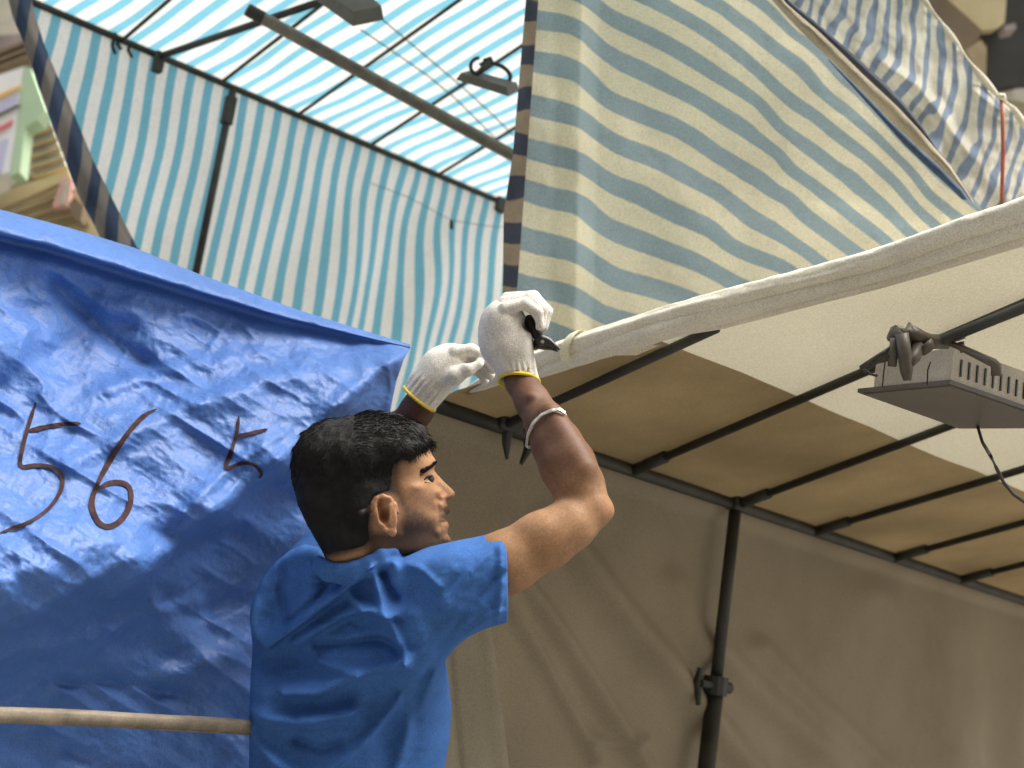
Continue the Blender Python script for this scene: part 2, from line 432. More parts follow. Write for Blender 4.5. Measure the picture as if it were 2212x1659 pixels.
# roof
a1 = hit(718.5, 264, Cp, nRoof); a2 = hit(1133.8, 33, Cp, nRoof); sd = a2 - a1; sd /= np.linalg.norm(sd)
e_ = np.cross(nRoof, sd); e_ *= np.sign(e_ @ dC)
ang = abs(e_ @ dC)
Sg, Tg = np.meshgrid(np.linspace(-.75, 1.90, 200), np.linspace(-.01, 2.6, 140), indexing='ij')
sag = -.020 * np.abs(np.sin(Sg * math.pi / .42 + .5)) + .010 * fbm(Sg * 3, Tg * 3)
G = Cp + Sg[..., None] * dC + Tg[..., None] * dD + (sag * sstep(0, .2, Tg))[..., None] * (-DN) * .8 + .012 * UPC
u = ((G - Cp) @ e_)
w2 = .012 * vnoise(Sg * 3, Tg * 2.2) + .016 * np.exp(-((Sg - 1.45) / .18)**2) * np.sin(Tg * 9)
UV = np.stack([(u + w2 - (hit(718.5, 264, Cp, nRoof) - Cp) @ e_) / (PER * ang * 1.02) - .025, Tg], -1)
sheet('roof_sheet', toW(G), M['turqroof'], stall, UV)
# frame
mt = M['steel']
tube('eave_bar', [toW(Cp + dC * q) for q in np.linspace(-.75, 1.86, 14)], .0115, mt, stall)
for k, (bx, by) in enumerate([(262, 84), (482, 170), (648, 240), (805, 306), (948, 372)]):
    p0 = hit(bx, by, Cp, nRoof) - .0 * UPC; p0 = p0 - UPC * .01
    r_ = .0062
    tube('roof_bar', [toW(p0), toW(p0 + dD * 1.1 - UPC * .012), toW(p0 + dD * 2.5 - UPC * .01)], r_, mt, stall, n=10)
# corner block where the eave meets the right-hand end
b = MB(); pc = Cp + dC * 1.86; b.box(toW(pc - UPC * .012), MW @ dC * .022, MW @ UPC * .03, MW @ nWall * .016, .005)
b.build('corner_joint', mt, stall)
# post with its sliding clamp
ptop = hit(503, 196, Cp + nWall * -.02, nWall)
post = tube('post', [toW(ptop), toW(ptop + DN * .72)], .0125, mt, stall)
tube('post_foot', [toW(ptop + DN * .70), toW(ptop + DN * 2.42)], .018, mt, stall)
q = ptop + DN * .70
b = MB(); b.tube([toW(q - UPC * .03), toW(q + UPC * .03)], .023); b.tube([toW(q), toW(q - dC * .05)], .005, 8); b.tube([toW(q - dC * .045 + UPC * .012), toW(q - dC * .045 - UPC * .018)], .006, 8)
b.box(toW(q + dC * .018), MW @ dC * .012, MW @ UPC * .012, MW @ nWall * .01, .003)
b.build('clamp', mt, post, smooth=False)
b = MB(); b.box(toW(ptop + DN * .07), MW @ dC * .018, MW @ UPC * .05, MW @ nWall * .014, .004); b.build('bracket', mt, post)
# diagonal brace in the roof
pb0 = hit(345, 122, Cp - UPC * .02, nRoof); pb1 = c3(760, -20, 3.9)
tube('brace', [toW(pb0), toW(pb1)], .011, mt, stall)
b = MB(); b.box(toW(pb0 - UPC * .02), MW @ dC * .016, MW @ UPC * .035, MW @ nWall * .014, .004); b.build('brace_bracket', mt, stall)
# small hooks along the eave
for (hx, hy, L, up) in [(247, 78, .055, .05), (256, 84, .03, 0), (281, 92, .045, .0)]:
    p = c3(hx, hy, (Cp + dC * .35)[2] * -1) if False else hit(hx, hy, Cp, nWall)
    tube('hook', [toW(p + UPC * up), toW(p), toW(p - UPC * L * .6), toW(p - UPC * L + dC * .015)], .006, mt, stall, n=8)
# dark cords added under the roof cloth stand for rope shadows on it
for pts in ([(805, 20), (870, 75), (935, 130), (1000, 185), (1060, 240), (1110, 290)], [(780, 60), (850, 108), (925, 160), (985, 210), (1040, 265), (1105, 330)]):
    tube('rope_shadow_cord', [toW(hit(x, y, Cp - UPC * .006, nRoof) - UPC * (.006)) for x, y in pts], .0022, M['cable'], stall, n=6)
# loose peg hanging against the wall on a thin line
peg = empty('line_peg', toW(hit(975, 487, Cp - nWall * .03, nWall)), 'small black peg hanging on a thin line against the turquoise striped wall', 'peg')
pw = hit(975, 487, Cp - nWall * .035, nWall)
b = MB(); b.tube([toW(pw + UPC * .02 - dC * .004), toW(pw + UPC * .004), toW(pw - UPC * .014 + dC * .004)], [.006, .0085, .006], 10); b.build('peg_body', M['black'], peg, smooth=True)
tube('line', [toW(hit(x, y, Cp - nWall * .035, nWall)) for x, y in [(800, 395), (880, 425), (975, 476), (1050, 488), (1110, 492)]], .0012, M['cable'], peg, n=5)

# ---- navy striped flap at the stall's left end, shade put into its colour
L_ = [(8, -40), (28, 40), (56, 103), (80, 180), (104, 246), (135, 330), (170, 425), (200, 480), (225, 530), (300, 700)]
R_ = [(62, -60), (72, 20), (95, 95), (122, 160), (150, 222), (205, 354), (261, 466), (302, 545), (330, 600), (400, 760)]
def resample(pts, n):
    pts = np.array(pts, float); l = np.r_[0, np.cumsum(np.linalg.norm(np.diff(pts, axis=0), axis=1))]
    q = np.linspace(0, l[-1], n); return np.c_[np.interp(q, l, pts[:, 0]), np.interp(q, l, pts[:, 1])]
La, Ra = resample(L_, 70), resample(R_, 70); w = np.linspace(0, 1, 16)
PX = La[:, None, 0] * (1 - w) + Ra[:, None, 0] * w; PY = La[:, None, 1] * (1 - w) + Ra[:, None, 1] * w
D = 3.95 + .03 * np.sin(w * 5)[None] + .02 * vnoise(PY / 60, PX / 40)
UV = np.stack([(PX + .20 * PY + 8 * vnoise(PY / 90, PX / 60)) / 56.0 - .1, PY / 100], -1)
tag(sheet('striped_flap', wgrid(PX, PY, D), M['navy'], uv=UV), 'dark navy and taupe striped cloth edge left of the turquoise wall, shade and doubled cloth put into its colour', 'cloth flap')

# ---- loose grey pipe
pp = empty('scaffold_pipe', wp(533, 20, 3.75), 'thick weathered grey pipe crossing under the turquoise striped roof', 'pipe')
pa, pbb = wp(533, 20, 3.75), wp(1330, 458, 3.95)
b = MB(); dirp = (pbb - pa) / np.linalg.norm(pbb - pa)
V, F = tube_geo([pa, pa + dirp * .002, pbb], [.0165, .0172, .0172], 24, caps=False); b.add(V, F)
V, F = tube_geo([pa, pa + dirp * .25], [.0140, .0140], 24, caps=False); b.add(V, [f[::-1] for f in F])
o = len(b.V); V0, _ = tube_geo([pa, pa + dirp * .1], .0165, 24, caps=False); V1, _ = tube_geo([pa, pa + dirp * .1], .0140, 24, caps=False)
b.add(V0[:24] + V1[:24], [(k, 24 + k, 24 + (k + 1) % 24, (k + 1) % 24) for k in range(24)])
b.build('tube', M['pipe'], pp, smooth=True)
b = MB(); b.tube([pa + dirp * .004, pa + dirp * .05], .0178, 24, caps=False); b.build('end_collar', M['steel'], pp, smooth=True)

# ---- floodlights under the striped roof
def floodlight(face_px, d, thick, label, ring=False, bar=None):
    """face_px: the four corners of the downward face"""
    P = [c3(x, y, dd) for (x, y), dd in zip(face_px, d)]
    c = sum(P) / 4
    e = empty('floodlight', toW(c), label, 'floodlight', 'floodlights hanging under the striped roof')
    up = UPC * thick
    top = [p + (c - p) * .12 + up for p in P]
    mesh('housing', [toW(p) for p in P + top], [(0, 1, 5, 4), (1, 2, 6, 5), (2, 3, 7, 6), (3, 0, 4, 7), (7, 6, 5, 4)], M['darkgrey'], e, smooth=False)
    inn = [p + (c - p) * .07 - UPC * .001 for p in P]
    mesh('rim', [toW(p) for p in P + inn], [(0, 4, 5, 1), (1, 5, 6, 2), (2, 6, 7, 3), (3, 7, 4, 0)], M['darkgrey'], e, smooth=False)
    mesh('glass', [toW(p) for p in inn], [(0, 1, 2, 3)], M['grey'], e, smooth=False)
    return e, c, P, top
e, c, P, top = floodlight([(640, -30), (760, -22), (829, 43), (762, 57)], [3.75, 3.75, 3.62, 3.6], .035, 'rectangular grey floodlight cut by the top edge, above the loose pipe')
tube('mount_arm', [toW((P[2] + P[1]) / 2 + UPC * .035), toW((P[0] + P[1]) / 2 + UPC * .12), toW((P[0] + P[3]) / 2 + UPC * .035)], .008, M['steel'], e, n=8)
e, c, P, top = floodlight([(985, 172), (1012, 165), (1122, 196), (1098, 208)], [3.72, 3.78, 3.74, 3.68], .022, 'slim floodlight with ring shaped bracket beside the cream striped cloth')
rc = c3(1043, 148, 3.75)
b = MB()
def ring(cx, cy, rx, ry, d, rot, n=20, a0=0, a1=2 * math.pi):
    out = []
    for k in range(n + 1):
        th = a0 + (a1 - a0) * k / n; u, v = rx * math.cos(th), ry * math.sin(th)
        out.append(wp(cx + u * math.cos(rot) - v * math.sin(rot), cy + u * math.sin(rot) + v * math.cos(rot), d))
    return out
b.tube(ring(1068, 158, 36, 20, 3.76, .35, a0=-2.9, a1=1.5), .006, 8)
b.tube(ring(1032, 142, 15, 17, 3.74, .5, a0=-.3, a1=4.4), .005, 8)
b.tube([wp(1058, 133, 3.75), wp(1030, 160, 3.74), wp(1012, 170, 3.74)], .007, 8)
b.build('ring_bracket', M['steel'], e, smooth=True)
b = MB(); b.box(wp(1055, 134, 3.76), MW @ (np.array([.012, .004, 0])), MW @ (np.array([-.004, .010, 0])), MW @ np.array([0, 0, .012]), .003); b.build('clamp', M['steel'], e)

# ================================================================== CREAM AND BLUE STRIPED SHEET
def trA(l): return [(1077.3 + .2563 * x, .2563 * y, s) for s, pts in l for x, y in pts]
def trB(l): return [(1134 + .2563 * x, 340.2 + .2563 * y, s) for s, pts in l for x, y in pts]
def trC(l): return [(1644.3 + .2566 * x, .2566 * y, s) for s, pts in l for x, y in pts]
def trD(l): return [(1417.5 + .3591 * x, 226.8 + .3591 * y, s) for s, pts in l for x, y in pts]
tr = trA([(-1, [(760, 0), (850, 75), (950, 150), (1100, 220), (1250, 290), (1500, 420), (1700, 540), (1850, 640), (2000, 730), (2212, 880)]),
          (0, [(330, 170), (560, 200), (720, 265), (850, 400), (1000, 500), (1200, 590), (1430, 710), (1700, 850), (1900, 980), (2050, 1070), (2212, 1190)]),
          (1, [(300, 520), (520, 560), (700, 620), (800, 730), (900, 830), (1100, 920), (1300, 1000), (1500, 1080), (1700, 1200), (1850, 1310), (2000, 1400), (2212, 1520)]),
          (2, [(270, 885), (500, 940), (720, 1010), (850, 1120), (1000, 1215), (1250, 1310), (1500, 1430), (1650, 1510), (1850, 1620)]),
          (3, [(240, 1250), (500, 1320), (720, 1385), (800, 1450), (950, 1550), (1150, 1620)]),
          (4, [(230, 1600)]),
          (-2, [(1300, 0), (1450, 80), (1650, 190), (1800, 290), (1970, 410), (2212, 620)]), (-3, [(1750, 0), (1880, 60), (2000, 160), (2130, 250)])])
tr += trB([(4, [(250, 350), (480, 400), (560, 480), (650, 570), (800, 640), (1000, 710), (1200, 790), (1500, 910), (1650, 990), (1800, 1080)]),
           (3, [(1200, 440), (1450, 550), (1580, 610), (1700, 720), (1850, 800), (2212, 940)]),
           (5, [(0, 690), (250, 750), (480, 820), (650, 950), (800, 1030), (1000, 1080), (1200, 1140), (1350, 1190)]),
           (6, [(0, 1080), (200, 1120), (450, 1190), (600, 1290), (700, 1340), (800, 1365)]), (7, [(200, 1460)]),
           (2, [(1900, 510), (2212, 690)]), (1, [(1900, 150), (2100, 280)])])
tr += trC([(-4, [(50, 60), (200, 210), (400, 370), (600, 560), (800, 750), (1000, 960), (1200, 1180), (1400, 1370), (1600, 1540), (1700, 1620)]),
           (-3, [(0, 320), (200, 470), (350, 580), (470, 730), (600, 850), (800, 1000), (1000, 1180), (1150, 1330), (1300, 1490)]),
           (-2, [(130, 750), (300, 880), (450, 970), (600, 1100), (850, 1290), (1000, 1420), (1150, 1560)]),
           (-1, [(150, 1060), (300, 1180), (450, 1280), (600, 1400), (800, 1540)]), (0, [(150, 1300), (250, 1430)]),
           (-5.0, [(350, 165), (700, 455), (900, 630), (1080, 790), (1250, 970)])])
tr += trD([(-3, [(1640, 540), (1780, 655)]), (-2, [(1550, 600), (1660, 705)]), (-1, [(1200, 480), (1350, 600), (1510, 755)]),
           (0, [(1100, 600), (1250, 720), (1380, 820)]), (1, [(800, 560), (880, 650), (1000, 740), (1190, 880)]), (2, [(850, 850), (1000, 960)])])
Sfun = tps(tr, 1e-4)
def hem_y(x): return np.interp(x, [1300, 1640, 1700, 1860, 2000, 2115, 2250], [-420, -60, -4, 145, 300, 442, 610])
def roll_y(x): return np.interp(x, [1000, 1100, 1200, 1300, 1500, 1700, 1900, 2100, 2212, 2400], [850, 815, 765, 715, 650, 600, 548, 470, 430, 370])
cs = empty('striped_sheet', wp(1500, 700, 3.2) * np.array([1, 1, 0]), 'large cream and faded blue striped cloth stretched behind the white rolled canvas', 'cloth sheet')
nu, nv = 230, 200
xt = np.linspace(0, 1, nu)[:, None]; tt = np.linspace(0, 1, nv)[None]
# left edge follows the strip, right edge follows the hem; rows run from above the frame to behind the rolled canvas
ytop = -120.0
xl = 1160 - .055 * (ytop - 0)
PY0 = ytop + (760 - ytop) * tt + 0 * xt
xleft = 1163 - .0735 * PY0
# right border at each height: the hem, until it meets the roll, then the roll itself
ys = np.linspace(-420, 700, 200); hx_ = np.interp(ys, hem_y(np.arange(1300, 2251.)), np.arange(1300, 2251.))
xr = np.interp(PY0, ys, hx_)
xroll = np.interp(-(PY0 - 60), -(roll_y(np.arange(1000, 2401.)) ), np.arange(1000, 2401.))
xr = np.minimum(xr, np.where(PY0 - 60 > 430, xroll, 9999)); xr = np.maximum(xr, xleft + 20)
PX = xleft + (xr - xleft) * xt; PY = PY0
S = Sfun(PX, PY)
foldx = 1268 - .02 * PY
D = 3.12 + .06 * (PX - 1150) / 900 + .10 * sstep(-14, 30, PX - foldx) - .02 * sstep(-110, 0, PX - foldx)
D = D + .018 * np.exp(-((PX - (foldx - 52)) / 20)**2)
D = D + .012 * np.sin((PX * .75 - PY) / 62 + 1.2 * vnoise(PX / 140, PY / 140)) * sstep(10, 120, PX - foldx) + .010 * fbm(PX / 130, PY / 110)
UV = np.stack([S - .025, PX / 500], -1)
sheet('cloth', wgrid(PX, PY, D), M['cream'], cs, UV)
# dark strip turned back along the left edge
ty = np.linspace(-120, 700, 160)[:, None]; wv = np.linspace(0, 1, 10)[None]
xa = 1145 - .073 * ty + 4 * vnoise(ty / 60, ty * 0 + 3); xb = 1163.5 - .0735 * ty
xa = np.interp(ty, [-120, 0, 330, 460, 600, 700], [1150, 1136, 1108, 1088, 1086, 1084]); xb = np.interp(ty, [-120, 0, 330, 600, 700], [1175, 1165, 1142, 1120, 1114])
PX = xa + (xb - xa) * wv; PY = ty + 8 * wv
D = 3.20 - .05 * wv + .008 * vnoise(ty / 25, wv * 2) + 0 * ty
UV = np.stack([(PY - 52 + 6 * vnoise(PY / 50, PX / 30)) / 95.0 + .25, PX / 100], -1)
sheet('edge_strip', wgrid(PX, PY, D), M['strip'], cs, UV, )

Cz = lambda l: [(1644.3 + .2566 * x, .2566 * y) for x, y in l]
def ribbon(name, la, lb, d, mat, n=90, m=8, uvs=False):
    a, b_ = resample(la, n), resample(lb, n); w = np.linspace(0, 1, m)
    PX = a[:, None, 0] * (1 - w) + b_[:, None, 0] * w; PY = a[:, None, 1] * (1 - w) + b_[:, None, 1] * w
    D = d - .012 * np.sin(w * math.pi)[None] + .006 * vnoise(PX / 25, PY / 25)
    return sheet(name, wgrid(PX, PY, D), mat, cs)
la_h = [(-40, -330), (100, 10), (250, 180), (400, 330), (600, 520), (850, 770), (1100, 1030), (1300, 1220), (1500, 1400), (1700, 1600), (1760, 1690)]
lb_h = [(60, -330), (200, 20), (350, 150), (480, 260), (700, 470), (850, 620), (1000, 760), (1150, 900), (1300, 1060), (1450, 1230), (1600, 1400), (1740, 1620), (1790, 1700)]
lc_h = [(90, -340), (240, 5), (420, 150), (540, 255), (740, 425), (900, 570), (1045, 700), (1180, 840), (1290, 975), (1370, 1080), (1460, 1230), (1604, 1398), (1744, 1618)]
M['hemb'] = fabric('hem_taupe_cloth', (.42, .37, .27), .25, amt=.12, scale=9); M['hemn'] = fabric('hem_navy_cloth', (.075, .085, .11), .12, amt=.2, scale=9); M['hemd'] = fabric('hem_blue_cloth', (.07, .11, .19), .2, amt=.2, scale=9)
ribbon('hem_band', Cz(la_h), Cz(lb_h), 3.10, M['hemb']); ribbon('hem_edge', Cz(lb_h), Cz(lc_h), 3.09, M['hemn'], m=5)
ribbon('hem_stripe', Cz([(560, 500), (780, 745), (1000, 990), (1200, 1215), (1400, 1410), (1600, 1590), (1690, 1680)]), Cz([(570, 500), (850, 775), (1100, 1035), (1300, 1225), (1500, 1405), (1700, 1605), (1750, 1685)]), 3.11, M['hemd'], m=5)
# ---- crumpled second sheet to the right of the hem
cr = empty('crumpled_sheet', wp(2050, 300, 3.6) * np.array([1, 1, 0]), 'crumpled pale cloth with narrow blue stripes in the upper right, beside the brown building', 'cloth sheet')
edge = resample([(1900, -140), (1965, -40), (1996, 0), (2040, 60), (2090, 130), (2140, 190), (2160, 212), (2190, 235), (2212, 270), (2290, 330)], 130)
low = resample([(1560, -140), (1640, -60), (1690, -4), (1855, 150), (1990, 300), (2110, 452), (2200, 440), (2290, 420)], 130)
w = np.linspace(0, 1, 90)
PX = edge[:, None, 0] * (1 - w) + low[:, None, 0] * w; PY = edge[:, None, 1] * (1 - w) + low[:, None, 1] * w
PYx = PY + 0
yb = np.interp(PX, [1690, 1855, 2000, 2110], [-60, 60, 190, 300])
bend = .32 * np.maximum(0, PY - yb)
wn = 7 * fbm(PX / 60, PY / 90, 3) + 7 * vnoise(PX / 22, PY / 60)
UV = np.stack([(PX + .05 * PY + bend + wn - 1730) / 31.0, PY / 100], -1)
D = 3.55 + .10 * (1 - w)[None] - .035 * fbm(PX / 80, PY / 120, 4) - .018 * np.abs(vnoise(PX / 28 + PY / 90, PY / 80)) + ridge(PX, PY, [(1900, 130), (1985, 190), (2040, 260), (2090, 330)], 14, -.05) + ridge(PX, PY, [(2110, 200), (2140, 225), (2165, 240)], 12, -.05)
sheet('cloth', wgrid(PX, PY, D), M['crump'], cr, UV)
tube('white_hem', [wp(x, y, 3.62) for x, y in edge[::4]], [.007 + .003 * math.sin(k) for k in range(len(edge[::4]))], M['roll'], cr, n=8)
rc_ = empty('red_cord', wp(2164, 215, 3.42), 'thin red cord hanging straight down over the crumpled striped cloth', 'cord')
tube('cord', [wp(2163, 214, 3.42), wp(2166, 260, 3.40), wp(2167, 330, 3.39), wp(2165, 400, 3.39), wp(2163, 470, 3.39)], [.0045, .005, .0055, .005, .005], M['red'], rc_, n=8)
b = MB(); b.tube([wp(2158, 206, 3.42), wp(2166, 208, 3.41), wp(2170, 216, 3.42)], [.006, .009, .006], 8); b.build('knot', M['roll'], rc_, smooth=True)

# ================================================================== CREAM CANVAS STALL IN FRONT
A0 = c3(945, 876, 2.72)
nR = np.cross(dA, dB); nR /= np.linalg.norm(nR)
nW = np.cross(dA, DN); nW /= np.linalg.norm(nW)
if nW[2] < 0: nW = -nW              # towards the viewer
cst = empty('canvas_stall', toW(A0 + dA * 1.3) * np.array([1, 1, 0]), 'cream and brown canvas stall with dark steel roof bars that the man is tying', 'market stall')
# roof: grid between the eave and the rolled edge
ns_, nt_ = 170, 110
def bet(a, bq, n=None): return a
# the rolled edge follows a line in the roof plane
Rl = [hit(x, y, A0, nR) for x, y in [(985, 858), (1100, 828), (1200, 795), (1300, 765), (1500, 700), (1700, 645), (1900, 590), (2100, 520), (2212, 480), (2450, 400), (2700, 315)]]
Rl = np.array(Rl)
def clip_roll(s_):   # b-coordinate (up-slope) of the rolled edge for a given a-coordinate
    return np.interp(s_, ra, rb)
def ab(p):
    M2 = np.array([[dA @ dA, dA @ dB], [dA @ dB, dB @ dB]]); v = np.array([(p - A0) @ dA, (p - A0) @ dB]); return np.linalg.solve(M2, v)
rab = np.array([ab(p) for p in Rl]); order = np.argsort(rab[:, 1])
# the roll runs steeply up-slope, so sweep the roof along B and stretch along A from the roll to the far side
bq = np.linspace(0.0, max(rab[:, 1]), nt_)
aleft = np.interp(bq, np.r_[0, rab[order, 1]], np.r_[0, rab[order, 0]])
# brown / cream border line (pixels) expressed on the roof plane
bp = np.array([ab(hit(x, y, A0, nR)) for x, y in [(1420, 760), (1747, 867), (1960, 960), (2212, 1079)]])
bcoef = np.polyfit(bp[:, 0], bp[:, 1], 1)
def roofpatch(name, b0f, b1f, mat, a_far=3.6, amin=None):
    ws = np.linspace(0, 1, 60); us = np.linspace(0, 1, ns_)
    G = np.zeros((ns_, 60, 3))
    for j, wq in enumerate(ws):
        # iterate: b depends on a through the border line
        a = None; bb = np.full(ns_, 0.0)
        al = 0.0
        for it in range(6):
            bl = b0f(al) * (1 - wq) + b1f(al) * wq
            al = float(np.interp(bl, bq, aleft))
        aa = al + (a_far - al) * us
        bb = b0f(aa) * (1 - wq) + b1f(aa) * wq
        sagv = -.006 * np.abs(np.sin((aa + .05) * math.pi / .47)) * np.sin(np.clip(bb / 1.6, 0, 1) * math.pi) + .006 * vnoise(aa * 5, bb * 5)
        G[:, j] = A0 + aa[:, None] * dA + bb[:, None] * dB + (.013 + sagv * .6)[:, None] * UPC
    return sheet(name, toW(G), mat, cst)
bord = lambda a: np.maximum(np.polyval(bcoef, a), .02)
bmax = float(max(rab[:, 1]))
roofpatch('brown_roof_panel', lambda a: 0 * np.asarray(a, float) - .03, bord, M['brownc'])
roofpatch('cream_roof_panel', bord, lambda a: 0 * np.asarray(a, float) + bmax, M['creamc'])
# wall canvas under the eave
Sg, Tg = np.meshgrid(np.linspace(-.0, 3.5, 300), np.linspace(0, 2.0, 220), indexing='ij')
G = A0 + Sg[..., None] * dA + Tg[..., None] * DN - .014 * nW
px_, py_ = topx(G)
rel = 0 * px_
for pts, w_, a_ in [([(1230, 1150), (1330, 1290), (1460, 1450), (1620, 1640), (1700, 1740)], 34, .030),
                    ([(1140, 1250), (1240, 1390), (1340, 1540), (1440, 1700)], 22, .020),
                    ([(1085, 1230), (1150, 1360), (1230, 1500), (1310, 1640)], 16, .014),
                    ([(1560, 1400), (1660, 1500), (1800, 1620), (1900, 1720)], 34, .024),
                    ([(1660, 1400), (1780, 1520), (1930, 1660)], 26, .018),
                    ([(1480, 1260), (1500, 1330), (1530, 1420)], 30, .014),
                    ([(1900, 1300), (2000, 1450), (2080, 1659)], 60, .02), ([(1300, 1600), (1350, 1612), (1420, 1600)], 8, .010)]:
    rel = rel + ridge(px_, py_, pts, w_, a_)
rel = 1.5 * rel * sstep(0, .12, Tg) + .010 * fbm(Sg * 2.5, Tg * 2.0) * sstep(0, .15, Tg) - .02 * sstep(.1, 1.5, Tg)
rel -= .03
G = G + rel[..., None] * nW + .03 * nW * (1 - sstep(0, .05, Tg))[..., None]
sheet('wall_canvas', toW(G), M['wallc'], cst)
# paler flap on the left, hanging just in front of the wall canvas
ty = np.linspace(1235, 2000, 60)[:, None]; wv = np.linspace(0, 1, 24)[None]
xb = np.interp(ty, [1235, 1400, 1659, 2000], [1040, 1068, 1100, 1150]); xa = np.interp(ty, [1235, 1659, 2000], [900, 930, 950])
PX = xa + (xb - xa) * wv; PY = ty + 0 * wv
D = hitd(PX, PY, A0 + nW * .005, nW) + .004 * np.sin(wv * 7 + ty / 300) - .012 * sstep(.75, 1, wv)
D = D + .009 * np.exp(-((PX - (968 + (PY - 1400) * .09)) / 7)**2)
sheet('pale_flap', wgrid(PX, PY, D), M['flapc'], cst)
# eave bar, post, joints
tube('eave_bar', [toW(A0 + dA * q) for q in np.linspace(-.0, 3.5, 12)], .0145, mt, cst)
pT = hit(1590, 1085, A0 + nW * .004, nW)
po = tube('post', [toW(pT), toW(pT + DN * .46)], .0150, mt, cst)
tube('post_foot', [toW(pT + DN * .44), toW(np.array(pT + DN * 1.75))], .021, mt, cst)
q = pT + DN * .445
b = MB(); b.tube([toW(q - UPC * .022), toW(q + UPC * .022)], .030)
b.tube([toW(q), toW(q - dA * .075 + nW * .01)], .009, 8); b.tube([toW(q - dA * .07 + UPC * .035), toW(q - dA * .075), toW(q - dA * .06 - UPC * .05)], [.007, .010, .006], 8)
b.tube([toW(q + dA * .02), toW(q + dA * .058)], .014, 10)
b.build('clamp', mt, po)
b = MB(); qq = pT + DN * .80; b.box(toW(qq + dA * .015), MW @ dA * .026, MW @ UPC * .055, MW @ nW * .018, .005); b.build('lock_plate', mt, po)
b = MB(); b.box(toW(pT + UPC * .0), MW @ dA * .026, MW @ UPC * .020, MW @ nW * .022, .006); b.build('joint', mt, po)
bars = [((1190, 868), (1530, 712)), ((1370, 1014), (1880, 796)), ((1590, 1090), (2212, 858)), ((1768, 1144), (2212, 1011)), ((1934, 1203), (2212, 1127)), ((2075, 1251), (2212, 1217)), ((1075, 915), (1090, 905))]
for k, (p0, p1) in enumerate(bars):
    a0 = ab(hit(*p0, A0, nR)); a1 = ab(hit(*p1, A0, nR))
    if k == 6: continue
    st = A0 + dA * a0[0] - UPC * .002
    dirb = (A0 + dA * a1[0] + dB * a1[1]) - (A0 + dA * a0[0] + dB * a0[1]); dirb /= np.linalg.norm(dirb)
    L = {0: .42, 1: 2.2, 2: 1.9}.get(k, 1.9)
    lim = [hit(1545, 705, A0, nR)] if k == 0 else None
    if k == 0: L = np.linalg.norm(lim[0] - st)
    rb_ = tube('roof_bar', [toW(st), toW(st + dirb * L)], .0092 if k else .0092, mt, cst, n=12)
    if k > 0: tube('sleeve', [toW(st), toW(st + dirb * .115)], .0135, mt, rb_, n=12)
# hanging latch near the man's forearm
pl = hit(1098, 912, A0 + nW * .01, nW)
b = MB(); b.box(toW(pl), MW @ dA * .032, MW @ UPC * .020, MW @ nW * .018, .006); b.box(toW(pl + dA * .0 + UPC * .02), MW @ (dA + .5 * dB) * .022, MW @ UPC * .010, MW @ nW * .016, .003)
b.tube([toW(pl - UPC * .01), toW(pl - UPC * .045 + dA * .004), toW(pl - UPC * .075 + dA * .012)], [.012, .009, .003], 8)
b.tube([toW(pl + dA * .06 - UPC * .01), toW(pl + dA * .07 - UPC * .04), toW(pl + dA * .055 - UPC * .075)], [.010, .010, .004], 8)
b.build('latch', mt, cst)
# ---- the rolled-up canvas edge
def lumpytube(name, cpx, d, rad, mat, parent, n=40, seed=0, m=170, lump=.10, fl=1.15, folds=5.0):
    cpx = np.array(cpx, float)
    l = np.r_[0, np.cumsum(np.hypot(*np.diff(cpx[:, :2], axis=0).T))]; q = np.linspace(0, l[-1], m)
    X = np.interp(q, l, cpx[:, 0]); Y = np.interp(q, l, cpx[:, 1]); Rr = np.interp(q, l, cpx[:, 2]); Dd = np.interp(q, l, cpx[:, 3])
    ker = np.ones(9) / 9; sm = lambda v: np.convolve(np.pad(v, 4, 'edge'), ker, 'valid')
    X, Y, Rr, Dd = sm(X), sm(Y), sm(Rr), sm(Dd)
    C = np.stack([(X - CX) / K * Dd, (CY - Y) / K * Dd, -Dd], -1); Rr = Rr * Dd / K
    T = np.gradient(C, axis=0); T /= np.linalg.norm(T, axis=1)[:, None]
    side = np.cross(T, UPC); side /= np.linalg.norm(side, axis=1)[:, None]; upv = np.cross(side, T)
    th = np.linspace(0, 2 * math.pi, n, endpoint=False)
    Q, TH = np.meshgrid(q / 100, th, indexing='ij')
    rr = Rr[:, None] * (1 + lump * .5 * vnoise(Q * .8 + seed, np.cos(TH) * 2 + 7) + lump * .55 * np.sin(folds * TH + Q * .55 + seed + 1.3 * vnoise(Q * .4, np.sin(TH))) + .05 * vnoise(Q * 3.5, TH * 3))
    G = C[:, None] + rr[..., None] * (np.cos(TH)[..., None] * side[:, None] * fl + np.sin(TH)[..., None] * upv[:, None])
    G[0] = C[0]; G[-1] = C[-1]
    V = toW(G.reshape(-1, 3)); F = []
    for i in range(m - 1):
        for k in range(n): F.append((i * n + k, i * n + (k + 1) % n, (i + 1) * n + (k + 1) % n, (i + 1) * n + k))
    return mesh(name, V, F, mat, parent)
def rd(x, y): return -hit(x, y, A0, nR)[2]
main = [(1002, 846, 6), (1015, 840, 13), (1060, 820, 20), (1120, 792, 23), (1180, 768, 25), (1240, 745, 26), (1300, 727, 26), (1400, 694, 26), (1500, 664, 27), (1600, 637, 27), (1700, 611, 28), (1800, 585, 28), (1900, 557, 29), (2000, 522, 31), (2100, 486, 33), (2212, 452, 35), (2450, 350, 50)]
ro = lumpytube('rolled_edge', [(x, y, r, rd(x, y + 25) - .0) for x, y, r in [(x_, y_ + r_ * .08, r_ * .80) for x_, y_, r_ in main]], None, None, M['roll'], cst)
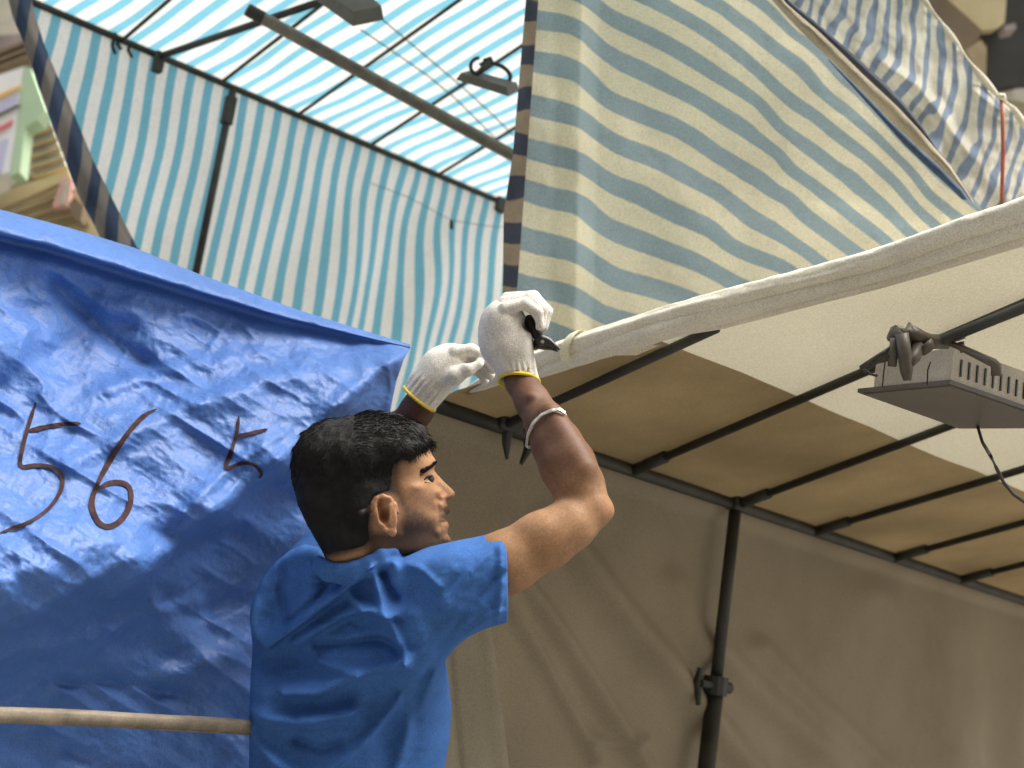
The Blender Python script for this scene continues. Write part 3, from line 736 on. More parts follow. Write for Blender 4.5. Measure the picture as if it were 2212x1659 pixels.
sec = [(1130, 822, 5), (1180, 800, 11), (1240, 778, 14), (1300, 757, 16), (1400, 724, 18), (1500, 696, 18), (1600, 671, 17), (1700, 645, 16), (1800, 619, 15), (1900, 593, 15), (2000, 560, 16), (2100, 524, 18), (2212, 488, 20), (2450, 400, 26)]
third = [(1420, 733, 3), (1480, 716, 8), (1560, 700, 10), (1660, 675, 9), (1760, 648, 9), (1860, 622, 10), (2000, 583, 11), (2100, 552, 12), (2212, 517, 13), (2450, 440, 18)]
lumpytube('rolled_edge_under', [(x, y, r, rd(x, y) - .004) for x, y, r in sec], None, None, M['roll'], cst, n=30, seed=5, folds=2, lump=.16, fl=1.5)
lumpytube('loose_fold', [(x, y, r, rd(x, y) - .006) for x, y, r in third], None, None, M['roll'], cst, n=24, seed=9, folds=2, lump=.2, fl=1.3)
# tape around the roll near the gloves
def band(px, py, r, tilt, wdt, name, mat):
    d = rd(px, py + 25); b = MB(); out = []
    T = c3(px + 60, py - 19, rd(px + 60, py + 6)) - c3(px, py, d); T /= np.linalg.norm(T)
    side = np.cross(T, UPC); side /= np.linalg.norm(side); upv = np.cross(side, T); c = c3(px, py, d); rm = r * d / K
    V = []; n = 40
    for k in range(n):
        th = 2 * math.pi * k / n
        p = c + rm * (math.cos(th) * side + math.sin(th) * upv) + T * tilt * math.sin(th)
        for o_ in (-1, 0, 1): V.append(toW(p + T * wdt * o_ + (p - c) / rm * .0012 * (1 - abs(o_))))
    F = []
    for k in range(n):
        k2 = (k + 1) % n
        for j in (0, 1): F.append((k * 3 + j, k2 * 3 + j, k2 * 3 + j + 1, k * 3 + j + 1))
    return mesh(name, V, F, mat, cst)
band(1240, 747, 28.0, .016, .010, 'tie_tape', M['strap'])
# loose lip of canvas hanging under the roll
PXl = np.linspace(1330, 1440, 24)[:, None]; wv = np.linspace(0, 1, 6)[None]
PX = PXl + 0 * wv; PY = np.interp(PXl, [1330, 1380, 1440], [766, 752, 738]) + wv * np.interp(PXl, [1330, 1375, 1440], [2, 14, 3])
sheet('loose_lip', wgrid(PX, PY, rd(1380, 770) - .02 + 0 * PX), M['roll'], cst)

# ---- floodlight with box housing on the second roof bar
fl = empty('floodlight', wp(2075, 860, 2.15), 'square floodlight with pale vented housing clamped to the front canvas stall roof bars', 'floodlight')
dL, dT, dR_, dBm = 2.343, 2.20, 2.343, 2.475
FL, FT, FR, FB = c3(1852, 848, dL), c3(2052, 829, dT), c3(2330, 925, dR_), c3(2072, 926, dBm)
fc = (FL + FT + FR + FB) / 4
nf = np.cross(FT - FL, FB - FL); nf /= np.linalg.norm(nf)
if nf @ UPC < 0: nf = -nf
hgt = .052
Pq = [FL, FT, FR, FB]
th_ = .007
mesh('face_plate', [toW(p) for p in Pq + [p + nf * th_ for p in Pq]], [(3, 2, 1, 0), (4, 5, 6, 7), (0, 1, 5, 4), (1, 2, 6, 5), (2, 3, 7, 6), (3, 0, 4, 7)], M['darkgrey'], fl, smooth=False)
inn = [p + (fc - p) * .06 - nf * .0015 for p in Pq]
mesh('glass', [toW(p) for p in inn + [p + nf * .003 for p in inn]], [(3, 2, 1, 0), (0, 1, 5, 4), (1, 2, 6, 5), (2, 3, 7, 6), (3, 0, 4, 7)], M['lampface'], fl, smooth=False)
# pale box above: its long vented side faces the viewer between T and R
u_ = (FR - FT); v_ = (FB - FT); wdir = (FL - FT)
q0 = FT + wdir * .0 + nf * th_
hb = UPC * .052
# box corners: left part (wire side) L..T, right vented side T..R
Bx = [FT + wdir * .86, FT, FT + u_ * .95, FT + u_ * .95 + wdir * .86]
Bx = [p + (fc - p) * .04 + nf * (th_ + .001) for p in Bx]
tops = [Bx[0] + UPC * .040, Bx[1] + UPC * .056, Bx[2] + UPC * .056, Bx[3] + UPC * .040]
mesh('housing', [toW(p) for p in Bx + tops], [(0, 1, 5, 4), (1, 2, 6, 5), (2, 3, 7, 6), (3, 0, 4, 7), (4, 5, 6, 7)], M['pale'], fl, smooth=False)
# vent slots along the T-R side
for k in range(14):
    f0 = .07 + k * .066
    base = Bx[1] + (Bx[2] - Bx[1]) * f0
    nrm = np.cross(Bx[2] - Bx[1], UPC); nrm /= np.linalg.norm(nrm)
    if nrm[2] < 0: nrm = -nrm
    b = MB(); b.box(toW(base + UPC * .024 + nrm * .001), MW @ ((Bx[2] - Bx[1]) / np.linalg.norm(Bx[2] - Bx[1])) * .0016, MW @ UPC * .014, MW @ nrm * .0012)
    b.build('vent_slot', M['black'], fl)
# side handle
b = MB(); dh = 2.10
b.tube([wp(2019, 740, 2.17), wp(2042, 738, 2.15), wp(2070, 748, 2.14), wp(2112, 768, 2.10), wp(2146, 784, 2.08), wp(2152, 790, 2.08), wp(2152, 812, 2.08)], [.004, .004, .005, .006, .007, .008, .008], 8)
b.build('handle', M['darkgrey'], fl, smooth=True)
# clamp assembly
b = MB()
b.box(wp(1965, 734, 2.16), MW @ np.array([.030, -.012, 0]), MW @ np.array([.005, .012, 0]), MW @ np.array([0, 0, .014]), .004)
b.tube([wp(1930, 730, 2.14), wp(1942, 716, 2.14), wp(1960, 713, 2.14), wp(1985, 726, 2.14), wp(2010, 738, 2.15), wp(2045, 738, 2.16)], [.010, .012, .013, .011, .012, .012], 10)
b.tube([wp(1948, 720, 2.12), wp(1954, 762, 2.12), wp(1958, 800, 2.12), wp(1960, 822, 2.12)], [.010, .0105, .010, .006], 10)
b.tube([wp(1932, 730, 2.13), wp(1930, 760, 2.13), wp(1927, 792, 2.13)], [.006, .008, .007], 8)
b.tube([wp(1985, 745, 2.14), wp(1975, 772, 2.13), wp(1962, 785, 2.12)], [.010, .010, .009], 8)
b.tube([wp(1995, 742, 2.14), wp(2008, 758, 2.14)], [.015, .012], 10)
b.tube([wp(2065, 715, 2.14), wp(2072, 735, 2.14)], [.010, .010], 10)
b.tube([wp(2076, 738, 2.14), wp(2080, 762, 2.14)], [.005, .004], 8)
b.build('clamp', M['darkgrey'], fl, smooth=True)
# lead wires on the housing
for k, pts in enumerate([[(1868, 795), (1895, 768), (1925, 750)], [(1868, 795), (1905, 772), (1935, 768)], [(1866, 797), (1880, 808), (1895, 812)], [(1906, 836), (1909, 805), (1912, 780)], [(2003, 832), (2004, 800), (2010, 782)]]):
    tube('lead_wire', [wp(x, y, 2.13) for x, y in pts], .0022 if k < 3 else .0012, M['steel'], fl, n=6)
tube('hanger_rod', [wp(1862, 798, 2.19), wp(1935, 748, 2.16), wp(2040, 733, 2.15), wp(2212, 664, 2.03), wp(2900, 380, 1.80)], [.007, .006, .0085, .0085, .0085], M['steel'], fl, n=12)
tag(tube('power_cable', [wp(2112, 922, 2.44), wp(2122, 955, 2.3), wp(2140, 985, 2.02), wp(2152, 1010, 2.03), wp(2168, 1042, 2.03), (wp(2190, 1068, 2.02)), wp(2225, 1092, 2.0), wp(2320, 1130, 1.95)], .0028, M['cable'], n=8), 'thin dark cable drooping from the vented floodlight across the roof bars', 'cable')

# ================================================================== BLUE TARPAULIN
ta = empty('blue_tarpaulin', wp(400, 1400, 2.5) * np.array([1, 1, 0]), 'crumpled bright blue plastic tarpaulin with hand painted numbers behind the man', 'tarpaulin')
def t_up(x): return np.interp(x, [-700, 0, 150, 290, 430, 640, 760, 885], [260, 452, 492, 535, 592, 668, 706, 744])
def t_lo(x): return np.interp(x, [-700, 0, 100, 330, 600, 760, 885], [330, 506, 528, 600, 682, 722, 750])
def t_base(x): return 2.30 + (x / 885.0) * .42
ctl = []
for x, row in {-300: [(500, 0), (800, -.03), (1050, -.12), (1250, -.2), (1450, -.12), (1700, -.02), (2200, 0)],
               0: [(520, 0), (620, -.01), (720, -.05), (860, -.07), (1000, -.13), (1150, -.20), (1280, -.235), (1400, -.13), (1520, -.05), (1700, -.02), (2200, 0)],
               150: [(560, 0), (650, .01), (760, .0), (850, -.04), (950, -.10), (1100, -.17), (1260, -.225), (1380, -.12), (1500, -.05), (1700, -.02), (2200, 0)],
               300: [(600, 0), (700, 0), (800, -.02), (900, -.09), (1000, -.115), (1100, -.16), (1230, -.195), (1310, -.10), (1400, -.05), (1520, -.03), (1700, -.03)],
               450: [(650, 0), (740, .0), (800, -.04), (900, -.10), (1000, -.125), (1100, -.165), (1170, -.09), (1300, -.05), (1450, -.03), (1700, 0)],
               600: [(700, 0), (750, -.01), (830, -.08), (920, -.11), (1000, -.14), (1060, -.07), (1200, -.03), (1400, 0), (1700, 0)],
               750: [(740, 0), (780, -.035), (830, -.075), (880, -.085), (940, -.03), (1100, .0), (1400, .02), (1700, .02)],
               860: [(755, 0), (780, -.03), (820, -.02), (900, .02), (1200, .04), (1700, .04)]}.items():
    for y, v in row: ctl.append((x, y, v))
tb = tps(ctl, 2e-4)
xr_t = lambda y: np.interp(y, [740, 752, 780, 830, 880, 950, 1200, 1659, 2300], [886, 886, 872, 856, 846, 835, 800, 790, 780])
folds_t = [([(870, 760), (760, 850), (660, 950), (500, 1080), (330, 1215), (250, 1290)], 16, -.030, 26), ([(860, 775), (700, 800), (560, 830), (400, 880), (300, 930), (150, 1000)], 24, -.020, None),
           ([(120, 620), (190, 690), (260, 760), (320, 800)], 26, .020, 14), ([(0, 830), (90, 770), (180, 720)], 30, .016, None), ([(0, 640), (150, 640), (300, 680)], 20, -.012, None),
           ([(200, 850), (320, 810), (450, 780), (600, 760)], 18, -.012, None), ([(60, 1330), (200, 1250), (300, 1200)], 18, -.016, None),
           ([(330, 1150), (420, 1170), (520, 1150)], 18, .014, None), ([(0, 1420), (140, 1400), (300, 1330), (420, 1300)], 20, -.018, None),
           ([(360, 1290), (430, 1330), (520, 1290), (600, 1230)], 20, .022, None), ([(300, 1480), (430, 1440), (560, 1400)], 26, -.016, None), ([(100, 1480), (240, 1470), (400, 1500)], 14, .014, None),
           ([(380, 1120), (500, 1010), (620, 930)], 14, -.012, None), ([(840, 800), (845, 840), (835, 900)], 7, -.008, None)]
def tarp_depth(px, py):
    d = t_base(px) + 1.35 * tb(np.clip(px, -300, 870), np.clip(py, 500, 2000))
    for pts, w_, a_, w2_ in folds_t: d = d + ridge(px, py, pts, w_, a_, w2_)
    k = sstep(8, 70, py - t_lo(px))
    u = (px * .85 + py * .52); v = (py * .85 - px * .52)
    d = d + k * (.018 * fbm(px / 170, py / 130, 3) +   .0066 * (np.abs(vnoise(v / 42, u / 150)) * 2 - 1) + .0030 * (np.abs(vnoise(u / 50 + 3, v / 80)) * 2 - 1) + .0012 * (np.abs(vnoise(v / 13, u / 22)) * 2 - 1) + .0006 * vnoise(px / 8, py / 8))
    # sheet sits back under the edge lip
    d = d + .020 * np.exp(-((py - t_lo(px) - 14) / 16)**2) * sstep(885, 500, px)
    return d
nx, nyt = 420, 380
xs = np.linspace(0, 1, nx)[:, None]; r0 = np.linspace(0, 1, nyt)[None]
PY = np.zeros((nx, nyt)); PX = np.zeros((nx, nyt)); D = np.zeros((nx, nyt))
xc = -700 + (886 + 700) * (xs ** .8)
X = xc + 0 * r0
Ytmp = t_lo(X) + 6 + (1900 - t_lo(X)) * (r0 ** 1.15)
X = -700 + (xr_t(Ytmp) + 700) * (xs ** .8)
Y = t_lo(np.minimum(X, 886)) + 6 + (1900 - t_lo(np.minimum(X, 886))) * (r0 ** 1.15)
D = tarp_depth(X, Y)
G = wgrid(X, Y, D)
# lip rows
lipn = 14; LG = np.zeros((nx, lipn, 3))
xl_ = (-700 + 1586 * (xs ** .8))[:, 0]
up_, lo_ = t_up(xl_), t_lo(xl_); hgt_ = (lo_ - up_)
db = t_base(xl_)
wob = .006 * vnoise(xl_ / 60, xl_ * 0) + .003 * vnoise(xl_ / 17, xl_ * 0 + 4)
prof = [(0.1, .120), (0.0, .085), (0.02, .06), (.12, .035), (.25, .012), (.4, -.008), (.55, -.024), (.7, -.036), (.85, -.044), (.95, -.046), (1.0, -.042), (1.05, -.028), (1.02, -.012), (1.1, .006)]
for j, (f, dd) in enumerate(prof):
    sc = np.clip(hgt_ / 55, .12, 1.3)
    yy = up_ + hgt_ * f; 
    LG[:, j] = wgrid(xl_, yy, db + dd * sc + wob * sc * (1 if j > 3 else .5) + .004 * vnoise(xl_ / 25, yy / 9))
G = np.concatenate([LG, G], 1)
sheet('tarp_sheet', G, M['tarp'], ta)
# hand-painted numbers: strokes laid on the sheet
def stroke(name, strokes):
    V = []; F = []; U = []
    for pts, w0 in strokes:
        for _ in range(2):
            pts = [pts[0]] + [q for a_, b_ in zip(pts[:-1], pts[1:]) for q in ((.75 * a_[0] + .25 * b_[0], .75 * a_[1] + .25 * b_[1]), (.25 * a_[0] + .75 * b_[0], .25 * a_[1] + .75 * b_[1]))] + [pts[-1]]
        pts = resample(pts, 60); T = np.gradient(pts, axis=0); T /= np.linalg.norm(T, axis=1)[:, None]; Nn = np.c_[-T[:, 1], T[:, 0]]
        ww = 1.2 * w0 * (1 + .22 * vnoise(np.arange(60) / 6.0, np.full(60, pts[0, 0]))) * np.minimum(1, np.minimum(np.arange(60) + 1, 60 - np.arange(60)) / 5)
        o = len(V)
        for j in (-1, -.5, 0, .5, 1):
            q = pts + Nn * (ww * j)[:, None]
            V += list(wgrid(q[:, 0], q[:, 1], tarp_depth(q[:, 0], q[:, 1]) - .0035))
        for j in range(4):
            for i in range(59): F.append((o + j * 60 + i, o + j * 60 + i + 1, o + (j + 1) * 60 + i + 1, o + (j + 1) * 60 + i))
    return mesh(name, V, F, M['ink'], ta)
sc_ = lambda l: [(x * .7437, 425.2 + y * .7437) for x, y in l]      # tracing scale
stroke('painted_number', [(sc_([(104, 597), (84, 660), (64, 730), (54, 790), (95, 778), (150, 782), (184, 808), (180, 850), (150, 900), (90, 945), (0, 975)]), 3.6), (sc_([(82, 680), (130, 668), (185, 660), (235, 658)]), 3.8)])
stroke('painted_number', [(sc_([(455, 616), (420, 632), (370, 685), (310, 780), (270, 860), (265, 905), (285, 948), (315, 962), (355, 940), (382, 890), (380, 840), (345, 826), (300, 836), (272, 860)]), 4.8)])
stroke('painted_number', [(sc_([(694, 636), (688, 690), (668, 750), (650, 795), (700, 772), (738, 776), (764, 806), (752, 818)]), 3.6), (sc_([(684, 696), (730, 686), (778, 675)]), 3.2)])
# batten holding the tarpaulin down
bt = empty('wooden_batten', wp(200, 1550, 2.1), 'weathered wooden batten lying across the blue tarpaulin beside the man', 'batten')
bd = lambda x: 2.02 + x * .00042
P0_, P1_ = c3(-600, 1507, bd(-600)), c3(800, 1588, bd(800))
dv = (P1_ - P0_); Lb = np.linalg.norm(dv); dv /= Lb; sdv = np.cross(dv, np.array([0, 0, 1.0])); sdv /= np.linalg.norm(sdv)
m_ = 120; prof = [(-1, -.7), (-.8, -1), (0, -1.05), (.8, -1), (1, -.7), (1, .7), (.8, 1), (0, 1.03), (-.8, 1), (-1, .7)]
V = []; F = []
for i in range(m_):
    c_ = P0_ + dv * Lb * i / (m_ - 1) + sdv * .003 * math.sin(i / 17.)
    for a_, b_ in prof: V.append(toW(c_ + sdv * a_ * .0115 * (1.05 - .42 * i / (m_ - 1)) * (1 + .07 * math.sin(i / 5. + a_ * 3)) + np.array([0, 0, 1.]) * b_ * .012))
for i in range(m_ - 1):
    for k in range(10): F.append((i * 10 + k, i * 10 + (k + 1) % 10, (i + 1) * 10 + (k + 1) % 10, (i + 1) * 10 + k))
F += [tuple(range(10)), tuple(range(m_ * 10 - 10, m_ * 10))]
mesh('wood', V, F, M['wood'], bt)
b = MB()
for off in (-.0125, .0128): b.tube([toW(P0_ + dv * Lb * q + sdv * off * .6 + np.array([0, 0, 1.]) * .006) for q in np.linspace(0, 1, 20)], .0022, 6)
b.build('twine', M['wood'], bt, smooth=True)

# ================================================================== BUILDINGS BEHIND
M['stone'] = simple('pale_render_wall', (.50, .46, .36), .9, 0, .22, 1.6, .4, 12, dist=.02)
M['stone2'] = simple('yellow_brown_render', (.36, .28, .16), .9, 0, .25, 2.0, .4, 12, dist=.02)
M['soffit'] = simple('brown_soffit', (.17, .125, .075), .9, 0, .25, 3.0, .3, 12)
M['sigW'] = simple('white_sign_enamel', (.75, .75, .72), .6, 0, .06, 4, 0)
M['sigG'] = simple('pale_green_panel', (.42, .56, .36), .7, 0, .1, 4, 0)
M['sigR'] = simple('red_sign_band', (.62, .14, .16), .6, 0, .08, 4, 0)
M['sigO'] = simple('orange_sign_band', (.72, .46, .16), .6, 0, .08, 4, 0)
M['sigL'] = simple('lilac_sign_band', (.48, .47, .62), .6, 0, .08, 4, 0)
M['tan'] = simple('tan_yellow_board', (.50, .42, .24), .9, 0, .15, 3, .3, 12); M['tan2'] = simple('tan_rib', (.40, .31, .17), .9, 0, .15, 3, .3, 12); M['greyw'] = simple('pale_green_grey_tiles', (.46, .48, .40), .9, 0, .3, 7, .3, 12); M['pinkg'] = simple('pinkish_grey_render', (.30, .25, .23), .9, 0, .3, 5, .3, 12)
M['dark'] = simple('dark_recess', (.03, .03, .025), .8, 0, .3, 5, 0)
M['pinkw'] = simple('pinkish_frame', (.60, .36, .30), .8, 0, .1, 5, 0)
def frame_at(px, py, d, yaw):
    o = wp(px, py, d); return o, np.array([math.cos(yaw), math.sin(yaw), 0]), np.array([math.sin(yaw), -math.cos(yaw), 0]), np.array([0, 0, 1.0])
def prism(name, poly, d, th, mat, par):
    """a slab whose front outline is given where it is seen; it runs straight back by th metres"""
    A = [wp(x, y, d) for x, y in poly]; back = np.array([0, th, 0]); n = len(A)
    return mesh(name, A + [p + back for p in A], [tuple(range(n)), tuple(range(2 * n - 1, n - 1, -1))] + [(k, k + n, (k + 1) % n + n, (k + 1) % n) for k in range(n)], M[mat], par, smooth=False)
Lz = lambda l: [(.3419 * x, .3419 * y) for x, y in l]
lb = empty('left_building', wp(60, 300, 9.2) * np.array([1, 1, 0]), 'pale stone fronted building out of focus in the upper left', 'building')
gx0 = wp(60, 300, 9.6)
m = MB(); m.box((gx0[0] - .6, gx0[1] + 1.0, 2.6), (3.2, 0, 0), (0, 0, 2.6), (0, 1.0, 0)); m.build('wall', M['stone'], lb)
prism('parapet', Lz([(-500, -500), (260, -500), (200, 150), (170, 215), (-500, 262)]), 9.4, .4, 'stone', lb)
prism('upper_wall', Lz([(-400, 250), (160, 210), (180, 330), (-400, 560)]), 9.3, .4, 'pinkg', lb)
for y0 in (300, 350, 395): prism('gutter', Lz([(-300, y0 + 130), (190, y0 - 60), (195, y0 - 45), (-300, y0 + 150)]), 9.2, .1, 'soffit', lb)
prism('tiled_band', Lz([(150, 760), (290, 690), (420, 1060), (240, 1080), (60, 1180), (130, 900)]), 9.3, .3, 'greyw', lb)
for k in range(6): prism('tile_course', Lz([(150 + 10 * k, 800 + 62 * k), (310 + 22 * k, 735 + 62 * k), (312 + 22 * k, 748 + 62 * k), (152 + 10 * k, 815 + 62 * k)]), 9.25, .05, 'stone2', lb)
prism('awning', Lz([(-200, 1340), (100, 1180), (430, 1080), (640, 1500), (700, 1700), (-200, 1500)]), 9.15, .5, 'tan', lb)
for k in range(5): prism('awning_rib', Lz([(-200, 1400 + 40 * k), (440 + 30 * k, 1120 + 70 * k), (445 + 30 * k, 1130 + 70 * k), (-200, 1414 + 40 * k)]), 9.10, .04, 'tan2', lb)
wn_ = prism('window_frame', Lz([(330, 1310), (395, 1110), (455, 1130), (425, 1300)]), 9.05, .12, 'pinkw', lb); prism('window_pane', Lz([(372, 1290), (410, 1150), (435, 1160), (405, 1290)]), 9.04, .02, 'stone', wn_)
prism('bracket', Lz([(430, 1290), (470, 1240), (525, 1300), (510, 1400), (470, 1390)]), 9.0, .2, 'soffit', lb)
sg = empty('shop_sign', wp(20, 250, 8.9), 'white and pale green shop sign with red and orange bands, upper left', 'sign')
prism('board', Lz([(-500, 640), (150, 420), (130, 560), (95, 860), (60, 1090), (-500, 1200)]), 8.9, .12, 'sigW', sg)
prism('side_panel', Lz([(152, 420), (192, 430), (283, 690), (240, 760), (160, 800), (125, 1090), (62, 1110), (97, 862), (132, 562)]), 8.9, .16, 'sigG', sg)
for c_, q in (('sigO', [(-400, 760), (130, 535), (128, 560), (-400, 800)]), ('sigL', [(-400, 830), (115, 600), (108, 660), (-400, 900)]), ('soffit', [(-400, 905), (125, 655), (123, 667), (-400, 922)]), ('sigR', [(-400, 1010), (80, 755), (72, 785), (-400, 1050)]), ('sigL', [(-400, 1060), (50, 870), (10, 1090), (-400, 1200)])):
    prism('band', Lz(q), 8.88, .015, c_, sg)
Cq = lambda l: [(1644.3 + .2566 * x, .2566 * y) for x, y in l]
rb2 = empty('right_building', wp(2130, 120, 8.0) * np.array([1, 1, 0]), 'brown and yellow building with dark openings in the upper right corner', 'building')
gx1 = wp(2130, 120, 8.6)
m = MB(); m.box((gx1[0] + 1.1, gx1[1] + 1.0, 2.9), (2.4, 0, 0), (0, 0, 2.9), (0, 1.0, 0)); m.build('wall', M['stone2'], rb2)
prism('projecting_slab', Cq([(900, -600), (1500, -200), (1575, 0), (1860, 262), (1830, 330), (1720, 420), (1300, 10)]), 8.0, .5, 'soffit', rb2)
prism('yellow_panel', Cq([(1500, -200), (2080, -200), (2050, 190), (1960, 250), (1862, 258), (1577, -2)]), 8.05, .3, 'tan', rb2)
prism('recess_shade_slab', Cq([(1860, 262), (2050, 192), (2090, -200), (2900, -200), (2900, 760), (2160, 740), (1950, 720), (1860, 560)]), 8.1, .3, 'dark', rb2)  # near-black slab: the opening's shade is put into its colour
prism('pilaster', Cq([(1720, 420), (1850, 330), (1900, 400), (1890, 700), (1840, 640)]), 8.0, .2, 'stone2', rb2)
prism('bracket', Cq([(2050, 215), (2140, 190), (2150, 240), (2060, 260)]), 7.95, .1, 'pinkg', rb2)
prism('window_ledge', Cq([(1930, 790), (2160, 745), (2900, 740), (2900, 900), (2300, 880), (2080, 830)]), 7.9, .4, 'stone', rb2)
prism('ledge_rail', Cq([(1940, 690), (2150, 655), (2160, 700), (1960, 745)]), 7.85, .05, 'dark', rb2)

# unseen terrace, added behind the viewer to keep low sky light off the stalls
sb = empty('sky_block_terrace', (0, -7, 0), 'unseen terrace added behind the viewer to block low sky light', 'building')
m = MB(); m.box((0, -8.5, 7), (14, 0, 0), (0, 0, 7), (0, 1.5, 0)); m.build('wall', M['soffit'], sb)
for k in range(8):
    for j in range(3):
        m = MB(); m.box((-12 + k * 3.4, -6.97, 3 + 3.4 * j), (.6, 0, 0), (0, 0, .9), (0, .05, 0)); wf = m.build('window', M['pale'], sb)
        m = MB(); m.box((-12 + k * 3.4, -6.91, 3 + 3.4 * j), (.52, 0, 0), (0, 0, .82), (0, .01, 0)); m.build('pane', M['dark'], wf)

# ================================================================== THE MAN
HD = 2.20
man = empty('person', wp(760, 1400, 2.28) * np.array([1, 1, 0]), 'man in blue t-shirt and white work gloves reaching up to tie the rolled canvas', 'person')
def px2m(v, d=HD): return v / K * d
# ---- head as a sculpted profile: outline in the profile plane, half width and edge rounding at control points
face = [(720, 1262), (712, 1250), (702, 1190), (680, 1138), (658, 1085), (648, 1015), (662, 955), (708, 916), (770, 902), (840, 902), (893, 926), (914, 953), (924, 972), (932, 986), (939, 996), (939, 1006), (935, 1015), (937, 1021),
        (945, 1030), (955, 1041), (967, 1053), (977, 1062), (981, 1068), (980, 1075), (973, 1080), (965, 1083), (963, 1088), (966, 1096), (970, 1104), (969, 1111), (963, 1117), (959, 1123), (959, 1127), (964, 1131), (968, 1138), (967, 1145),
        (965, 1151), (964, 1157), (969, 1165), (976, 1175), (977, 1188), (968, 1200), (945, 1208), (905, 1210), (872, 1214), (845, 1226), (828, 1256), (824, 1262)]
ctrl = [  # px, py, half width (mm), rounding (px)
    (780, 990, 77, 95), (710, 1000, 68, 80), (665, 1030, 55, 70), (850, 970, 71, 70), (890, 975, 62, 45), (912, 985, 54, 30), (925, 992, 44, 18), (936, 1003, 30, 12),
    (760, 930, 70, 80), (850, 925, 62, 60), (900, 940, 50, 40),
    (905, 1015, 58, 20), (922, 1008, 46, 14), (915, 1040, 56, 16), (927, 1036, 40, 10), (936, 1024, 22, 9), (944, 1036, 11, 8),
    (890, 1060, 66, 25), (915, 1065, 57, 18), (932, 1064, 44, 14), (943, 1064, 33, 12), (952, 1050, 12, 8), (962, 1060, 11, 9), (972, 1066, 10, 9), (958, 1072, 17, 9), (950, 1076, 22, 9), (968, 1077, 13, 7),
    (940, 1090, 36, 12), (952, 1095, 28, 10), (963, 1100, 19, 9), (950, 1122, 26, 8), (938, 1122, 36, 12), (963, 1138, 18, 8), (955, 1140, 26, 9), (945, 1150, 33, 12), (960, 1156, 21, 9), (968, 1178, 17, 14), (955, 1185, 26, 18), (935, 1180, 40, 22),
    (905, 1120, 58, 25), (905, 1180, 50, 30), (870, 1120, 66, 35), (860, 1185, 56, 40), (835, 1110, 72, 50), (820, 1180, 60, 55), (790, 1080, 76, 80), (750, 1150, 64, 70), (700, 1130, 52, 60), (760, 1230, 56, 62), (760, 1320, 58, 62), (690, 1080, 60, 70)]
YAW = math.tan(R(14))
def inflate(X, Y, poly, ctrl, extraW=None, rscale=1.0):
    """2-D fields on pixel coordinates: returns W (m), q"""
    d = insided(X, Y, poly); W, Rr = idw(X, Y, ctrl, 4.0, 5.0)
    return d, W / 1000., Rr * rscale
def zc_head(X): return -HD - (X - 800) * HD / K * YAW
vx = Vox((px2m(610 - CX), px2m(CY - 1335), -HD - .16), (px2m(1000 - CX), px2m(CY - 870), -HD + .14), .0018)
gx = vx.lo[0] + vx.h * np.arange(vx.n[0]); gy = vx.lo[1] + vx.h * np.arange(vx.n[1]); gz = vx.lo[2] + vx.h * np.arange(vx.n[2])
GX, GY = np.meshgrid(gx, gy, indexing='ij'); hpx = CX + GX * K / HD; hpy = CY - GY * K / HD
hd, hW, hR = inflate(hpx, hpy, face, ctrl)
def near_px(GX, GY, px, W, d, Rr):
    q_ = np.clip(1 - d / Rr, 0, 1); zn = -(zc_head(px) + W * np.sqrt(1 - q_ * q_)); return CX + GX * K / zn, CY - GY * K / zn
npx, npy = near_px(GX, GY, hpx, hW, hd, hR)
_, hW, hR = inflate(npx, npy, face, ctrl)
def gblur(A, s_):
    k = np.exp(-.5 * (np.arange(-3 * s_, 3 * s_ + 1) / s_)**2); k /= k.sum(); p_ = 3 * s_
    A = np.apply_along_axis(lambda m: np.convolve(np.pad(m, p_, 'edge'), k, 'valid'), 0, A)
    return np.apply_along_axis(lambda m: np.convolve(np.pad(m, p_, 'edge'), k, 'valid'), 1, A)
fm = sstep(952, 930, hpx)
hW = hW * (1 - fm) + gblur(hW, 5) * fm; hR = hR * (1 - fm) + gblur(hR, 5) * fm
hW = gblur(hW, 1); hR = gblur(hR, 2)
hW = hW - .009 * np.exp(-(((npx - 929) / 9)**2 + ((npy - 1034) / 6)**2)) + .003 * np.exp(-(((npx - 922) / 14)**2 + ((npy - 1009) / 5)**2)) \
     + .004 * np.exp(-(((npx - 905) / 16)**2 + ((npy - 1052) / 9)**2)) - .004 * np.exp(-(((npx - 945) / 5)**2 + ((npy - 1090) / 12)**2)) - .003 * np.exp(-(((npx - 925) / 25)**2 + ((npy - 1105) / 18)**2)) \
     + .004 * np.exp(-(((npx - 955) / 6)**2 + ((npy - 1074) / 5)**2))
def infl_F(d, W, Rr, ZC, Z):
    q = np.clip(1 - d / Rr, 0, None)
    w = np.maximum(W, .004)
    zz = (Z[None, None] - ZC[..., None]) / w[..., None]
    f = np.sqrt(zz * zz + (q * q)[..., None]) - 1
    g = np.minimum(w, np.maximum(Rr * HD / K, .006))[..., None]
    return (f * g).astype(np.float32)
ZC = zc_head(hpx)
ZC = ZC - .052 * sstep(1185, 1250, hpy)
hW = hW * (1 - .25 * sstep(1200, 1260, hpy))
vx.F = np.minimum(infl_F(hd, hW, hR, ZC, gz), .06)
def on_head(px, py, off=0.0):
    """camera-space point where this pixel meets the near side of the head"""
    z = -HD
    for _ in range(6):
        x_, y_ = (px - CX) / K * -z, (CY - py) / K * -z
        i = int(round((x_ - gx[0]) / vx.h)); j = int(round((y_ - gy[0]) / vx.h))
        i = min(max(i, 0), len(gx) - 1); j = min(max(j, 0), len(gy) - 1)
        q = min(1, max(0, 1 - hd[i, j] / hR[i, j])); w_ = hW[i, j] * math.sqrt(max(0, 1 - q * q))
        z = ZC[i, j] + w_
    return np.array([x_, y_, z + off])
